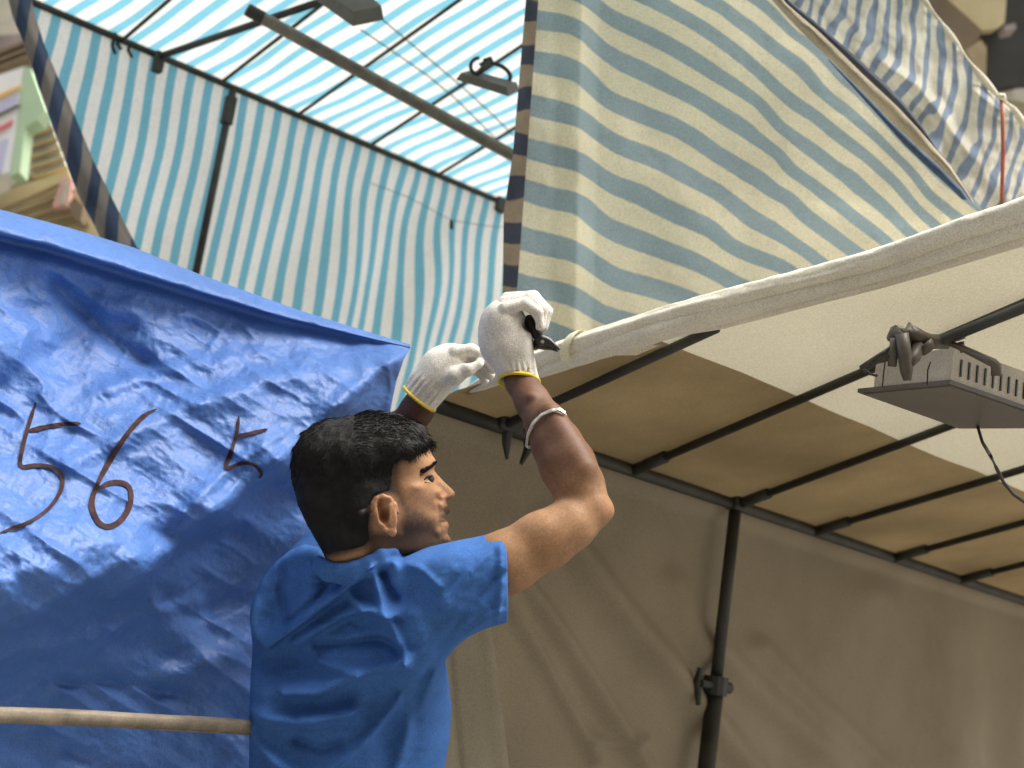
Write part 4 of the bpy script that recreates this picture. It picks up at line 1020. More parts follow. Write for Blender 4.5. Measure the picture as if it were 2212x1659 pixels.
def hp(px, py, z): return c3(px, py, -z)
# ear
EA = lambda x, y: (837 + (x - 837) * .9, 1112 + (y - 1112) * .92)
zE = on_head(835, 1112)[2]
rotE = np.array(Matrix.Rotation(R(-14), 3, 'Z') @ Matrix.Rotation(R(18), 3, 'Y'))
vx.ell(hp(836, 1110, zE + .006), (.0158, .0290, .006), .006, 'u', rotE)
helix = [(846, 1150), (832, 1146), (818, 1130), (809, 1108), (806, 1088), (812, 1074), (826, 1069), (842, 1074), (854, 1088), (861, 1106)]
hz = [.009, .011, .013, .014, .014, .013, .012, .010, .007, .002]
vx.chain([hp(*EA(x, y), zE + z_) for (x, y), z_ in zip(helix, hz)], [.0042, .0040, .0038, .0038, .0038, .0038, .0038, .0036, .0034, .0034], .003)
vx.ell(hp(848, 1149, zE + .008), (.0065, .0080, .0045), .004)
vx.chain([hp(843, 1092, zE + .012), hp(838, 1112, zE + .012), hp(843, 1132, zE + .011)], [.0034, .0036, .003], .004)
vx.ell(hp(829, 1113, zE + .016), (.0080, .0128, .0165), .002, 's'); vx.ell(hp(821, 1090, zE + .019), (.0050, .0095, .0125), .002, 's'); vx.chain([hp(817, 1100, zE + .020), hp(824, 1128, zE + .018)], [.0028, .0026], .002, 's')
vx.ell(hp(838, 1136, zE + .015), (.0035, .0035, .004), .002, 's')
vx.chain([hp(780, 1108, on_head(780, 1108)[2] + .006), hp(794, 1100, zE + .008), hp(806, 1092, zE + .010)], [.0055, .0052, .004], .004)
# nostril, mouth line
vx.ell(hp(968, 1079, on_head(962, 1077)[2] - .004), (.004, .0022, .004), .002, 's')
# neck muscle
hV, hF = vx.mesh(); hV = smoothv(hV, hF, 2, .45)
def skin_color(V, base=(.40, .215, .115)):
    X, Y = topx(V); n = len(V)
    c = np.tile(np.array(base), (n, 1)); return c, X, Y
cc, X, Y = skin_color(hV, (.36, .195, .10))
beard_poly = [(846, 985), (864, 995), (862, 1040), (870, 1068), (882, 1090), (912, 1102), (934, 1120), (947, 1148), (955, 1160), (985, 1168), (985, 1215), (850, 1225), (790, 1200), (800, 1150), (866, 1150), (868, 1110), (850, 1060)]
bd_ = insided(X, Y, beard_poly)
bm = sstep(-14, 14, bd_) * (.90 + .12 * vnoise(X / 3.1, Y / 3.1)) * (.80 + .20 * sstep(1080, 1175, Y))
bm = np.maximum(bm, .97 * np.exp(-(((X - 966) / 10)**2 + ((Y - 1102) / 11)**2)**1.5))
bm = np.maximum(bm, .55 * np.exp(-(((X - 958) / 6)**2 + ((Y - 1113) / 7)**2)))
bm = np.maximum(bm, .8 * np.exp(-(((X - 974) / 8)**2 + ((Y - 1176) / 14)**2)))
hairz = [(600, 860), (900, 900), (935, 955), (922, 972), (905, 978), (890, 994), (868, 992), (852, 1000), (846, 1030), (850, 1062), (812, 1068), (800, 1090), (797, 1140), (803, 1165), (788, 1178), (745, 1193), (700, 1204), (600, 1195)]
hm_ = insided(X, Y, hairz)
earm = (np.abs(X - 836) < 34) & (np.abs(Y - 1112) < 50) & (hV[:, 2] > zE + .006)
bm = np.where(earm, 0, bm)
dk = np.clip(bm * 1.18, 0, .97)[:, None]; cc = cc * (1 - dk) + np.array([.050, .027, .014]) * dk
hk = (np.where(earm, 0, sstep(-16, 6, hm_)))[:, None]; cc = cc * (1 - hk) + np.array([.025, .018, .014]) * hk
lip = (.45 * np.exp(-(((X - 966) / 8)**2 + ((Y - 1138) / 6)**2)))[:, None]; cc = cc * (1 - lip) + np.array([.30, .11, .08]) * lip
mouth = (.9 * np.exp(-(((X - 957) / 9)**2 + ((Y - 1126) / 2.2)**2)))[:, None]; cc = cc * (1 - mouth) + np.array([.03, .012, .01]) * mouth
noser = (.35 * np.exp(-(((X - 966) / 14)**2 + ((Y - 1070) / 9)**2)))[:, None]; cc = cc * (1 - noser) + np.array([.50, .20, .13]) * noser
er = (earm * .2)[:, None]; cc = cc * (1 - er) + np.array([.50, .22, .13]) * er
conc = (np.where(earm, .8, 0) * (np.exp(-(((X - 829) / 8)**2 + ((Y - 1113) / 12)**2)) + np.exp(-(((X - 821) / 5)**2 + ((Y - 1090) / 9)**2))))[:, None] + (.85 * (hV[:, 2] > zE - .012) * np.exp(-(((X - 829) / 8)**2 + ((Y - 1113) / 12)**2)))[:, None]; conc = np.clip(conc, 0, .8); cc = cc * (1 - conc) + np.array([.20, .065, .035]) * conc  # redder skin in the ear hollows, with their shade painted in for depth
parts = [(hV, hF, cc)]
# ---- torso and arms
def arm(vlo, vhi, h, chain_, ells=()):
    v = Vox(vlo, vhi, h)
    v.chain([c[0] for c in chain_], [c[1] for c in chain_], .018)
    for e in ells: v.ell(*e)
    return v
def cr_(px, py, d, rpx): return (c3(px, py, d), rpx / K * d)
# right arm (near side)
ra_ = [cr_(930, 1275, 2.17, 62), cr_(1010, 1248, 2.15, 68), cr_(1095, 1214, 2.14, 67), cr_(1180, 1168, 2.145, 60), cr_(1235, 1130, 2.155, 54), cr_(1276, 1103, 2.165, 44)]
rf_ = [cr_(1272, 1094, 2.165, 44), cr_(1250, 1052, 2.18, 55), cr_(1226, 1005, 2.20, 59), cr_(1203, 960, 2.225, 53), cr_(1180, 915, 2.25, 44), cr_(1150, 868, 2.285, 36), cr_(1126, 825, 2.315, 33), cr_(1115, 790, 2.325, 30)]
pts_ = np.array([c[0] for c in ra_ + rf_])
v = Vox(pts_.min(0) - .08, pts_.max(0) + .08, .0028)
v.chain([c[0] for c in ra_], [c[1] for c in ra_], .012); v.chain([c[0] for c in rf_], [c[1] for c in rf_], .012)
v.ell(c3(1303, 1103, 2.165), (.0150, .0135, .014), .012); v.ell(c3(1190, 1150, 2.135), (.050, .026, .024), .025)
# forearm tendon groove and muscle
v.cone(c3(1262, 1010, 2.16), c3(1190, 890, 2.22), .016, .012, .02)
v.cone(c3(1172, 1010, 2.17), c3(1190, 1060, 2.15), .004, .006, .012, 's')
v.ell(c3(1148, 858, 2.255), (.008, .007, .006), .01)
V1, F1 = v.mesh(); V1 = smoothv(V1, F1, 2)
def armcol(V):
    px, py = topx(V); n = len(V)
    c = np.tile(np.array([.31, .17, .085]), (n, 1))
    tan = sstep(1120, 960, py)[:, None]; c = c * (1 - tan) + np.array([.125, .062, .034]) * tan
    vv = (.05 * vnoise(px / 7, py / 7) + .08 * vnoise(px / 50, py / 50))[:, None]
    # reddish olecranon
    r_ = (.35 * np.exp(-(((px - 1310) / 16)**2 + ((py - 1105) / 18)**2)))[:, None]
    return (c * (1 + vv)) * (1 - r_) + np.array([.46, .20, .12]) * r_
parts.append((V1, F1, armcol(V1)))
# left arm behind the head
la_ = [cr_(668, 1290, 2.41, 58), cr_(724, 1202, 2.47, 54), cr_(775, 1100, 2.52, 54), cr_(795, 1055, 2.54, 50), cr_(835, 985, 2.52, 47), cr_(872, 930, 2.50, 42), cr_(901, 885, 2.465, 34), cr_(918, 856, 2.452, 31), cr_(930, 838, 2.452, 28)]
pts_ = np.array([c[0] for c in la_]); v = Vox(pts_.min(0) - .08, pts_.max(0) + .08, .0035)
v.chain([c[0] for c in la_], [c[1] for c in la_], .014)
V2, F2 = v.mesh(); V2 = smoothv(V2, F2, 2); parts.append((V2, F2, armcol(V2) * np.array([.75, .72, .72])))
# torso under the shirt
v = Vox(c3(500, 1760, 2.3) - .12, c3(1060, 1120, 2.3) + .14, .006)
v.ell(c3(760, 1440, 2.29), (.12, .19, .075), .04); v.ell(c3(760, 1620, 2.29), (.12, .16, .08), .05)
v.cone(c3(680, 1310, 2.37), c3(890, 1305, 2.22), .035, .040, .04); v.cone(c3(765, 1320, 2.25), c3(770, 1250, 2.23), .04, .036, .02)
V3, F3 = v.mesh(); parts.append((V3, F3, np.tile(np.array([.40, .22, .12]), (len(V3), 1))))
VV = []; FF = []; CC = []; off = 0
for v_, f_, c_ in parts:
    VV.append(v_); FF.append(f_ + off); CC.append(c_); off += len(v_)
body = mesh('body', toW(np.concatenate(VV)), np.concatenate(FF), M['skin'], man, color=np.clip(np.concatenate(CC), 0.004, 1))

# ---- hair
outer = [(745, 1225), (708, 1200), (687, 1162), (667, 1124), (650, 1086), (640, 1040), (637, 1000), (645, 963), (663, 931), (690, 912), (720, 903), (750, 899), (785, 891), (825, 888), (862, 895), (895, 910), (915, 928), (927, 948), (930, 958), (926, 966), (915, 974),
         (905, 985), (880, 1010), (860, 1060), (830, 1150), (800, 1235)]
vh = Vox((px2m(605 - CX), px2m(CY - 1240), -HD - .15), (px2m(960 - CX), px2m(CY - 872), -HD + .12), .0023)
hx = vh.lo[0] + vh.h * np.arange(vh.n[0]); hy = vh.lo[1] + vh.h * np.arange(vh.n[1]); hz_ = vh.lo[2] + vh.h * np.arange(vh.n[2])
QX, QY = np.meshgrid(hx, hy, indexing='ij'); qpx = CX + QX * K / HD; qpy = CY - QY * K / HD
dd, WW, RR = inflate(qpx, qpy, outer, ctrl)
kpx, kpy = near_px(QX, QY, qpx, WW, dd, np.maximum(RR, 30)); _, WW, RR = inflate(kpx, kpy, outer, ctrl)
# edges of the mask that are not silhouette must not round off: use the skull distance there
dsk = insided(qpx, qpy, outer[:20] + [(960, 1010), (990, 1100), (900, 1260), (760, 1260)])
hmask = insided(kpx, kpy, hairz)
thick = .010 * sstep(1080, 960, kpy) + .0025
thick = thick * sstep(-2, 9, hmask) - .012 * sstep(2, -8, hmask)
tuft = .0012 * fbm(qpx / 9, qpy / 12, 3) * sstep(1150, 980, qpy)
WW2 = np.maximum(WW + thick + tuft, .004)
RR2 = np.maximum(RR, 40)
vh.F = np.minimum(infl_F(dsk + tuft * 700, WW2, RR2, zc_head(qpx), hz_), .06)
vh.F = np.maximum(vh.F, (np.clip(-hmask - 1, -60, 60) * HD / K).astype(np.float32)[..., None] * np.ones_like(vh.F))
# fringe lumps over the forehead
for (x, y, r_) in [(905, 935, 20), (915, 955, 15), (900, 965, 16), (880, 972, 16), (915, 966, 10), (870, 975, 14), (892, 982, 9)]:
    p = hp(x, y, on_head(min(x, 905), max(y, 940))[2] + .001 - max(0, x - 900) * .0006)
    vh.ell(p, (r_ * .73e-3, r_ * .66e-3, .011), .008)
HV, HF = vh.mesh(); HV = smoothv(HV, HF, 1, .4)
hair = mesh('hair', toW(HV), HF, M['hair'], man)
# short strands growing out of the hair surface
me = hair.data; nv_ = len(HV)
nrm = np.zeros(nv_ * 3, np.float32); me.vertices.foreach_get('normal', nrm); nrm = nrm.reshape(-1, 3)
nrmC = nrm @ MW
ids = rng.choice(nv_, 15000)
SV = []; SF = []
hxp, hyp = topx(HV)
for i in ids:
    x, y = hxp[i], hyp[i]
    if insided(np.array(x), np.array(y), hairz) < 2: continue
    n_ = nrmC[i]; top_ = float(sstep(1080, 960, y))
    ctr = np.array([x - 790, -(y - 960)]); comb_ = np.array([.9, .15, 0]) if x > 760 and y < 990 else np.array([ctr[0] * .004, -.9, 0])
    fl_ = comb_ + rng.normal(0, .35, 3); fl_ -= n_ * (fl_ @ n_) * .9
    L = (.004 + .012 * top_) * rng.uniform(.6, 1.3)
    if x > 880 and y < 985: fl_ = np.array([.5, -.8, 0]) + rng.normal(0, .3, 3)
    fl_ /= np.linalg.norm(fl_) + 1e-6
    p0 = HV[i] - n_ * .0008; p1 = p0 + (fl_ * .9 + n_ * .22) * L * .55; p2 = p1 + (fl_ * .97 - n_ * .02) * L * .5
    sd_ = np.cross(fl_, np.array([0, 0, 1.0])); sd_ = sd_ / (np.linalg.norm(sd_) + 1e-6) * .00042
    o = len(SV); SV += [p0 - sd_, p0 + sd_, p1 - sd_ * .8, p1 + sd_ * .8, p2]
    SF += [(o, o + 1, o + 3, o + 2), (o + 2, o + 3, o + 4)]
mesh('hair_strands', toW(np.array(SV)), SF, M['strand'], hair, smooth=False)
# eyebrow and lashes, eye
b = MB()
for k in range(230):
    t_ = rng.random(); x = 908 + 31 * t_; y = 1020 - 22 * t_ + 3 * math.sin(t_ * 3) + rng.normal(0, 1.6) * (1.2 - .4 * t_)
    p = on_head(x, y, .0012); q2 = p + np.array([.0042, .0018 + rng.normal(0, .0008), -.0004 + rng.normal(0, .0005) - .0012 * t_])
    b.tube([toW(p), toW(q2)], [.0010, .0006], 4)
b.build('eyebrow', M['hair'], man)
ez_ = on_head(926, 1035)
b = MB(); ec = ez_ + np.array([0, 0, -.0062]); 
V = []; F = []
for i in range(9):
    for j in range(16):
        a_, c_ = math.pi * i / 8, 2 * math.pi * j / 16
        V.append(toW(ec + .0088 * np.array([math.cos(a_), math.sin(a_) * math.cos(c_), math.sin(a_) * math.sin(c_)])))
for i in range(8):
    for j in range(16): F.append((i * 16 + j, i * 16 + (j + 1) % 16, (i + 1) * 16 + (j + 1) % 16, (i + 1) * 16 + j))
mesh('eye', V, F, M['eye'], man)
b = MB(); b.tube([toW(on_head(x, y, .0012)) for x, y in [(916, 1037), (920, 1032), (926, 1029), (932, 1029), (936, 1032)]], [.0008, .0015, .0020, .0022, .0012], 6)
b.tube([toW(on_head(x, y, .001)) for x, y in [(918, 1041), (924, 1043), (931, 1043)]], [.0004, .0005, .0004], 6)
b.tube([toW(on_head(x, y, .0005)) for x, y in [(926, 1034), (931, 1036), (930, 1040)]], [.0022, .0028, .0022], 8)
b.build('eyelashes', M['hair'], man, smooth=True)

# ---- t-shirt
SD = 2.26
shirt = [(545, 1800), (541, 1659), (541, 1560), (545, 1440), (548, 1385), (543, 1330), (552, 1285), (572, 1245), (598, 1212), (622, 1192), (652, 1178), (682, 1186), (700, 1206), (722, 1226), (760, 1218), (800, 1204), (815, 1190), (838, 1187), (862, 1190), (872, 1197),
         (920, 1184), (985, 1169), (1040, 1158), (1083, 1146), (1150, 1130), (1160, 1330), (1088, 1345), (1050, 1356), (1015, 1372), (985, 1396), (962, 1425), (968, 1470), (975, 1530), (972, 1590), (960, 1659), (955, 1800)]
sctrl = [(600, 1280, 70, 45), (640, 1240, 75, 55), (700, 1260, 90, 60), (760, 1260, 95, 50), (600, 1400, 95, 75), (760, 1400, 118, 110), (760, 1560, 120, 120), (600, 1560, 95, 90), (900, 1560, 95, 90), (900, 1440, 100, 80), (760, 1700, 118, 120),
         (850, 1240, 88, 45), (880, 1330, 92, 70), (940, 1260, 75, 60), (1000, 1260, 68, 66), (1060, 1250, 67, 74), (1100, 1245, 67, 78), (1150, 1230, 67, 78), (980, 1350, 64, 60), (930, 1250, 76, 60), (700, 1222, 84, 14), (760, 1235, 84, 14), (815, 1210, 84, 14), (850, 1205, 82, 14), (655, 1200, 66, 16), (890, 1205, 78, 26)]
def s_zc(X, Y): return -(2.275 - .125 * sstep(720, 1000, X) * sstep(1540, 1350, Y) + .07 * sstep(700, 580, X) * sstep(1500, 1330, Y))
vs = Vox((px2m(495 - CX, SD), px2m(CY - 1740, SD), -2.57), (px2m(1150 - CX, SD), px2m(CY - 1080, SD), -2.01), .0032)
sx_ = vs.lo[0] + vs.h * np.arange(vs.n[0]); sy_ = vs.lo[1] + vs.h * np.arange(vs.n[1]); sz_ = vs.lo[2] + vs.h * np.arange(vs.n[2])
QX, QY = np.meshgrid(sx_, sy_, indexing='ij')
def persp(QX, QY, z): return CX + QX * K / -z, CY - QY * K / -z
qx, qy = CX + QX * K / SD, CY - QY * K / SD
for _ in range(3):
    zc_ = -s_zc(qx, qy); qx, qy = CX + QX * K / zc_, CY - QY * K / zc_
dd, WW, RR = inflate(qx, qy, shirt, sctrl)
z1 = lambda l: [(510.3 + x * .5044, 822.2 + y * .5044) for x, y in l]
relief = 0
SR = [  # polyline (tracing coordinates), width above, amp mm, width below
    (z1([(80, 960), (110, 1040), (185, 1085), (290, 1010), (400, 925), (500, 850), (590, 780)]), 30, 20, 7),
    (z1([(330, 690), (240, 720), (150, 800), (95, 890)]), 14, 10, 14),
    (z1([(230, 800), (215, 880), (250, 990)]), 8, -11, 10), (z1([(255, 1000), (340, 930), (430, 850), (490, 815)]), 7, -12, 7),
    (z1([(300, 1075), (400, 1010), (500, 955), (600, 930), (690, 960)]), 16, 13, 9), (z1([(520, 880), (580, 940), (640, 955)]), 12, 10, 8),
    (z1([(600, 740), (625, 830), (655, 920), (690, 1000), (730, 1090), (760, 1160)]), 8, 12, 9), (z1([(650, 790), (680, 860), (710, 900)]), 7, -10, 8),
    (z1([(700, 740), (760, 760), (830, 800), (880, 850)]), 8, 4, 8),
    (z1([(380, 1085), (520, 1075), (640, 1070), (720, 1110)]), 10, -12, 12),
    (z1([(1110, 690), (1040, 760), (960, 850), (900, 940)]), 9, 4, 9), (z1([(1140, 800), (1060, 880), (960, 1000), (880, 1110)]), 10, -4, 10),
    (z1([(1130, 960), (1020, 1040), (930, 1130), (850, 1230)]), 12, 7, 9), (z1([(1130, 650), (1140, 850), (1120, 1040)]), 5, 3.0, 5),
    (z1([(250, 1275), (400, 1262), (480, 1225), (560, 1185), (750, 1150)]), 14, 15, 8), (z1([(390, 1150), (450, 1160), (560, 1180)]), 10, 9, 10),
    (z1([(100, 1380), (300, 1392), (420, 1370), (530, 1345)]), 14, 13, 8), (z1([(200, 1330), (380, 1322), (520, 1290)]), 16, -5, 14),
    (z1([(80, 1440), (170, 1530), (260, 1590), (340, 1620), (430, 1590), (540, 1510), (640, 1410), (720, 1300)]), 13, 12, 8), (z1([(300, 1480), (400, 1500), (480, 1480)]), 12, -8, 12),
    (z1([(900, 1180), (820, 1300), (760, 1420), (720, 1560), (690, 1659)]), 14, 8, 14), (z1([(840, 1200), (800, 1290), (780, 1400)]), 12, -7, 12), (z1([(120, 1600), (250, 1659)]), 10, 8, 10),
    (z1([(95, 1175), (230, 1165), (385, 1150)]), 30, -14, 30), (z1([(110, 1240), (240, 1235), (380, 1215)]), 18, -5, 18), (z1([(1103, 690), (1112, 850), (1095, 1030)]), 3.2, -1.0, 3.2),
    (z1([(350, 795), (450, 785), (560, 770), (600, 745)]), 4, 3.5, 4), (z1([(370, 812), (450, 802), (570, 788)]), 3, -2.5, 3)]
for pts, w1_, a_, w2_ in SR: relief = relief + ridge(qx, qy, pts, w1_, a_ * 1.7 / 1000, w2_)
relief = relief + .0016 * fbm(qx / 22, qy / 14, 3)
near = WW + relief
# build: separate near / far half widths
q = np.clip(1 - dd / RR, 0, None); zc = s_zc(qx, qy)
Zr = sz_[None, None] - zc[..., None]
wsel = np.where(Zr > 0, np.maximum(near, .01)[..., None], np.maximum(WW, .01)[..., None])
f = np.sqrt((Zr / wsel)**2 + (q * q)[..., None]) - 1
vs.F = np.clip(f * np.minimum(WW, .05)[..., None], -.05, .06).astype(np.float32)
vs.cone(c3(632, 1300, 2.41), c3(704, 1212, 2.465), .064, .060, .03)
# sleeve opening: cut and hollow round the arm
cutp = c3(1093, 1245, 2.15); axis = c3(1180, 1205, 2.145) - c3(1010, 1250, 2.15); axis /= np.linalg.norm(axis)
cutn = np.array([1.0, .02, -.05]); vs.plane(cutp, cutn)
vs.cone(c3(1000, 1255, 2.16), c3(1200, 1220, 2.15), .046, .056, .003, 's')
vs.ell(c3(1100, 1252, 2.152), (.030, .058, .050), .003, 's')
# neck opening
vs.cone(c3(770, 1140, 2.26), c3(768, 1212, 2.27), .050, .042, .003, 's')
# ribbed collar
col_ = [(688, 1208, 2.17), (708, 1222, 2.155), (735, 1226, 2.145), (765, 1222, 2.14), (795, 1211, 2.14), (822, 1196, 2.145), (850, 1190, 2.16), (872, 1196, 2.19), (876, 1206, 2.23)]
vs.chain([c3(*p) for p in col_], [.0068] * len(col_), .006)
vs.chain([c3(x, y + 17, d + .006) for x, y, d in col_[:7]], [.0105] * 7, .012)
TV, TF = vs.mesh(); TV = smoothv(TV, TF, 1, .5)
ts = mesh('t_shirt', toW(TV), TF, M['shirt'], man)

# ---- trousers and shoes (below the frame, so that the figure is whole)
hipw = wp(758, 1740, 2.29)
def sk(name, pts, rs, mat, h=.012):
    pts = np.array(pts); v = Vox(pts.min(0) - .2, pts.max(0) + .2, h)
    for i in range(0, len(pts) - 1):
        if rs[i] is None or rs[i + 1] is None: continue
        v.cone(pts[i], pts[i + 1], rs[i], rs[i + 1], .04)
    V_, F_ = v.mesh(); return mesh(name, smoothv(V_, F_, 1), F_, mat, man)
hx0, hy0, hz0 = hipw
sk('trousers', [(hx0, hy0, hz0), (hx0 + .10, hy0, hz0 - .16), (hx0 + .13, hy0 + .02, .50), (hx0 + .14, hy0, .09), (0, 0, 0), (hx0, hy0, hz0), (hx0 - .10, hy0, hz0 - .16), (hx0 - .13, hy0 + .05, .50), (hx0 - .14, hy0 + .02, .09)],
   [.14, .10, .07, .055, None, .14, .10, .07, .055], M['jeans'])
for sx0, sy0 in ((.14, 0), (-.14, .02)):
    sk('shoe', [(hx0 + sx0, hy0 + sy0 - .05, .055), (hx0 + sx0 + .08, hy0 + sy0 + .14, .04)], [.045, .04], M['shoe'], .008)

# ---- gloves
def knit_color(V, f):
    px, py = topx(V); c = np.tile(np.array([.70, .66, .58]), (len(V), 1)); return c * f(px, py)[:, None] if f else c
GR = 2.318
v = Vox(c3(1000, 870, GR) - .06, c3(1225, 600, GR) + .07, .0018)
P_ = lambda x, y, dz=0: c3(x, y, GR) + np.array([0, 0, dz])
v.chain([P_(1122, 826), P_(1112, 785), P_(1100, 745), P_(1094, 700)], [.0335, .031, .031, .030], .012)          # cuff into palm
v.ell(P_(1092, 735), (.033, .045, .036), .02); v.ell(P_(1084, 690), (.030, .032, .036), .02)
v.ell(P_(1062, 728, -.005), (.022, .040, .03), .015)
v.ell(P_(1125, 745, .012), (.018, .032, .022), .012)                                                     # heel on the little-finger side
# four fingers curled to the right round the handles (little finger nearest the viewer)
fing = [(.030, (1092, 668), (1134, 658), (1160, 676), (1164, 704), .0098), (.010, (1090, 655), (1142, 645), (1170, 668), (1166, 704), .0108),
        (-.012, (1096, 646), (1152, 642), (1180, 672), (1172, 706), .0112), (-.034, (1094, 652), (1146, 648), (1174, 682), (1166, 712), .0106)]
for dz, a, b_, c_, d_, r_ in fing:
    v.chain([P_(*a, dz), P_(*b_, dz), P_(*c_, dz), P_(*d_, dz * .8)], [r_ * 1.12, r_ * 1.05, r_ * .97, r_ * .88], .0035)
# thumb from the far side, closing on the fingers
v.chain([P_(1105, 775, -.022), P_(1130, 752, -.034), P_(1150, 728, -.028), P_(1152, 712, -.020)], [.014, .0125, .011, .0095], .006)
v.ell(P_(1143, 700, .016), (.013, .014, .020), .004, 's')                                                   # hollow between palm and fingers
v.plane(P_(1121, 824), -np.array([.06, 1, -.42]))
px0 = c3(1123, 834, 2.318); v.cone(px0, c3(1117, 806, 2.315), .0300, .0290, .002, 's')
V_, F_ = v.mesh(); V_ = smoothv(V_, F_, 1, .4)
# stretch ribs on the cuff
pxg, pyg = topx(V_); rib = .0011 * np.sin((pxg - (pyg - 820) * .18) / 1.9) * sstep(775, 795, pyg)
V_[:, 2] += rib
glr = mesh('glove', toW(V_), F_, M['glove'], man, color=knit_color(V_, lambda x, y: 1 - .16 * np.exp(-(((x - 1128) / 16)**2 + ((y - 735) / 50)**2))))  # darker patch paints the shade on the palm heel into the colour
glr['label'] = 'white knitted glove on the raised right hand gripping the pliers'
def trim(path, r, parent):
    tube('cuff_trim', [toW(p) for p in path], r, M['yellow'], parent, n=8)
def ringpath(c, ax, r, squash=1.0, n=36):
    ax = ax / np.linalg.norm(ax); s1 = np.cross(ax, np.array([0, 0, 1.])); s1 /= np.linalg.norm(s1); s2 = np.cross(ax, s1)
    return [c + r * (math.cos(2 * math.pi * k / n) * s1 + math.sin(2 * math.pi * k / n) * s2 * squash) for k in range(n + 1)]
trim(ringpath(P_(1121, 824), np.array([.06, 1, -.42]), .0335, 1.06), .0030, glr)
GL = 2.45
Q_ = lambda x, y, dz=0: c3(x, y, GL) + np.array([0, 0, dz])
v = Vox(c3(860, 900, GL) - .05, c3(1100, 720, GL) + .06, .0019)
v.chain([Q_(904, 866), Q_(925, 832), Q_(950, 800), Q_(975, 782)], [.0335, .034, .034, .030], .012)
v.ell(Q_(968, 790), (.038, .034, .030), .018); v.ell(Q_(940, 818, .005), (.030, .030, .028), .015)
for dz, a, b_, c_, d_, r_ in [(.020, (985, 762), (1018, 757), (1045, 768), (1058, 785), .0105), (.001, (990, 772), (1028, 765), (1055, 778), (1064, 796), .0108), (-.019, (985, 785), (1024, 780), (1050, 792), (1058, 810), .0102), (-.036, (980, 797), (1015, 795), (1040, 806), (1046, 822), .009)]:
    v.chain([Q_(*a, dz), Q_(*b_, dz), Q_(*c_, dz), Q_(*d_, dz)], [r_ * 1.25, r_ * 1.05, r_, r_ * .9], .004)
v.chain([Q_(955, 825, .020), Q_(985, 812, .034), Q_(1012, 798, .036), Q_(1034, 786, .032)], [.016, .0135, .0115, .0095], .006)    # thumb on the near side
v.ell(Q_(1012, 776, .036), (.016, .008, .012), .004, 's')
ax_ = c3(925, 832, GL) - c3(900, 870, GL); v.plane(Q_(906, 862), -np.array([.62, .78, .1]))
v.cone(Q_(898, 874), Q_(915, 846), .0300, .029, .002, 's')
V_, F_ = v.mesh(); V_ = smoothv(V_, F_, 1, .4)
pxg, pyg = topx(V_); al = (pxg - 906) * .62 - (pyg - 862) * .78; cr2 = (pxg - 906) * .78 + (pyg - 862) * .62
V_[:, 2] += .0011 * np.sin(cr2 / 1.9) * sstep(55, 30, al)
gll = mesh('glove', toW(V_), F_, M['glove'], man, color=knit_color(V_, None)); gll['label'] = 'white knitted glove on the left hand holding the end of the rolled canvas'
trim(ringpath(Q_(906, 861), np.array([.62, .78, .10]), .0335), .0030, gll)
# bracelet of small silver links round the right forearm
v1x, v1y = topx(V1)
def armz(x, y, far=False):
    m_ = (np.abs(v1x - x) < 5) & (np.abs(v1y - y) < 5)
    if not m_.any(): return None
    z_ = V1[m_, 2]; return float(z_.min() if far else z_.max())
near_ = resample([(1137, 962), (1141, 938), (1152, 914), (1170, 896), (1190, 887), (1208, 884), (1220, 892)], 34)
far_ = resample([(1222, 898), (1205, 925), (1180, 948), (1155, 965), (1138, 966)], 24)
path = []
for x, y in near_:
    z_ = armz(x, y); path.append([x, y, z_])
zs = [p[2] for p in path if p[2] is not None]; 
for i_, p in enumerate(path):
    t_ = i_ / 33; edge_ = min(t_, 1 - t_)
    if p[2] is None: p[2] = -2.245
zz_ = np.array([p[2] for p in path]); zz_[:3] = np.minimum(zz_[:3], -2.235); zz_ = np.convolve(np.pad(zz_, 3, 'edge'), np.ones(7) / 7, 'valid')
path = [c3(p[0], p[1], -(z_ + .0028)) for p, z_ in zip(path, zz_)]
path += [c3(x, y, 2.262 + .03 * math.sin(math.pi * k_ / 23)) for k_, (x, y) in enumerate(far_)]
path.append(path[0]); bc = sum(path) / len(path)
b = MB(); b.tube([toW(p) for p in path], .0012, 6)
for k, p in enumerate(path[:-1]):
    q2 = path[k + 1]; mid = (p + q2) / 2; tdir = (q2 - p); tdir /= np.linalg.norm(tdir); nn = (mid - bc); nn /= np.linalg.norm(nn); bb = np.cross(tdir, nn)
    b.box(toW(mid), MW @ tdir * .0019, MW @ bb * .0030, MW @ nn * .0016, .0007)
b.build('bracelet', M['bead'], man)
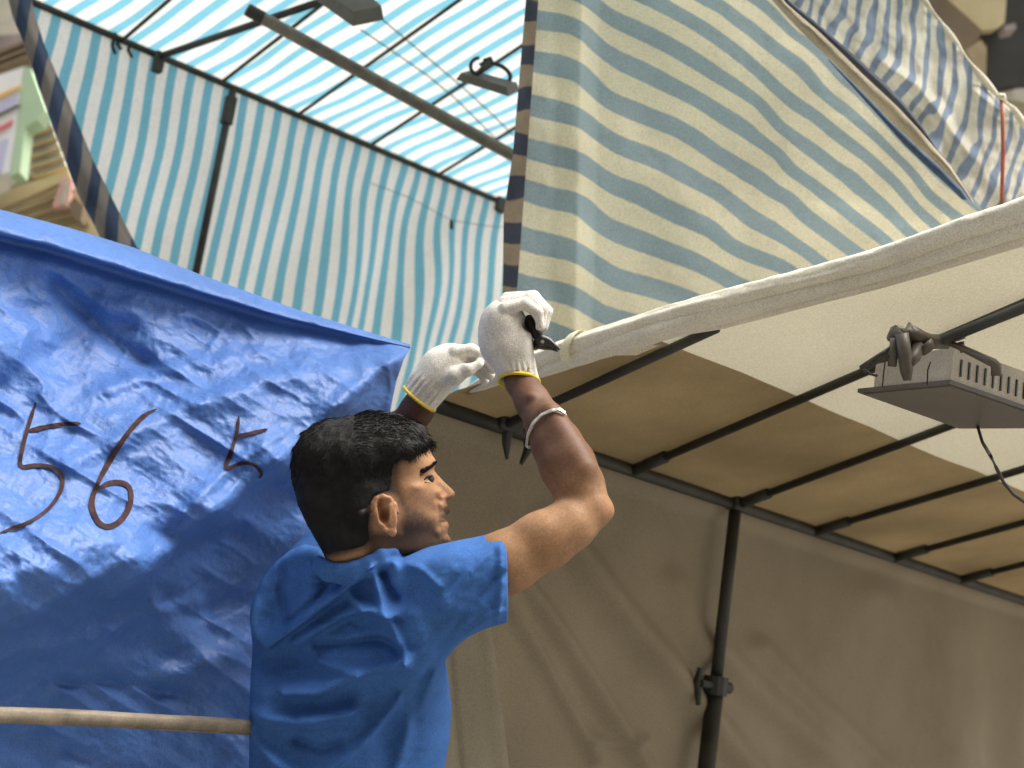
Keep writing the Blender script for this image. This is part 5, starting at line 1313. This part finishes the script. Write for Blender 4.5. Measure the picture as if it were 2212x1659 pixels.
# ---- pliers in the right hand
pr = empty('pliers', wp(1165, 715, 2.31), 'small black pliers gripped in the raised white glove', 'pliers')
b = MB()
b.tube([wp(1142, 690, 2.325), wp(1150, 700, 2.315), wp(1158, 722, 2.31), wp(1166, 732, 2.305)], [.010, .0125, .008, .008], 10); b.tube([wp(1148, 742, 2.335), wp(1156, 746, 2.32), wp(1168, 742, 2.31)], [.006, .008, .008], 10)
b.build('handle', M['black'], pr, smooth=True)
b = MB(); b.tube([wp(1160, 728, 2.305), wp(1172, 736, 2.303), wp(1186, 738, 2.30), wp(1199, 748, 2.297), wp(1209, 756, 2.294)], [.010, .011, .0075, .004, .0012], 10)
b.tube([wp(1160, 742, 2.308), wp(1178, 748, 2.305), wp(1192, 752, 2.301), wp(1205, 759, 2.297)], [.009, .0065, .0035, .0012], 10)
b.build('jaw', M['black'], pr, smooth=True)
b = MB(); b.tube([wp(1172, 738, 2.288), wp(1172, 738, 2.296)], .003, 10); b.build('rivet', M['bead'], pr)

# ================================================================== LIGHT
az, el = R(110), R(68)          # where the light comes from (compass-like, 0 = +Y, clockwise)
sund = Vector((math.sin(az) * math.cos(el), math.cos(az) * math.cos(el), math.sin(el)))
sl = bpy.data.lights.new('sun', 'SUN'); sl.energy = 1.8; sl.angle = R(48); sl.color = (1, .95, .86)
so = bpy.data.objects.new('sun', sl); col.objects.link(so); so.rotation_euler = sund.to_track_quat('Z', 'Y').to_euler()
w = bpy.data.worlds.new('World'); scene.world = w; w.use_nodes = True
nt = w.node_tree; nt.nodes.clear()
sky = nt.nodes.new('ShaderNodeTexSky'); sky.sky_type = 'NISHITA'; sky.sun_disc = False; sky.sun_elevation = el; sky.sun_rotation = az
sky.dust_density = 5; sky.air_density = 1.0
hs = nt.nodes.new('ShaderNodeHueSaturation'); hs.inputs['Saturation'].default_value = .35; nt.links.new(sky.outputs[0], hs.inputs['Color'])
bg = nt.nodes.new('ShaderNodeBackground'); bg.inputs[1].default_value = .15; nt.links.new(hs.outputs[0], bg.inputs[0])
wo = nt.nodes.new('ShaderNodeOutputWorld'); nt.links.new(bg.outputs[0], wo.inputs[0])
scene.view_settings.view_transform = 'Standard'; scene.view_settings.look = 'None'
scene.view_settings.exposure = 1.34; scene.view_settings.gamma = 1; scene.view_settings.use_curve_mapping = False
scene.render.engine = 'CYCLES'; scene.cycles.max_bounces = 8; scene.cycles.use_denoising = True
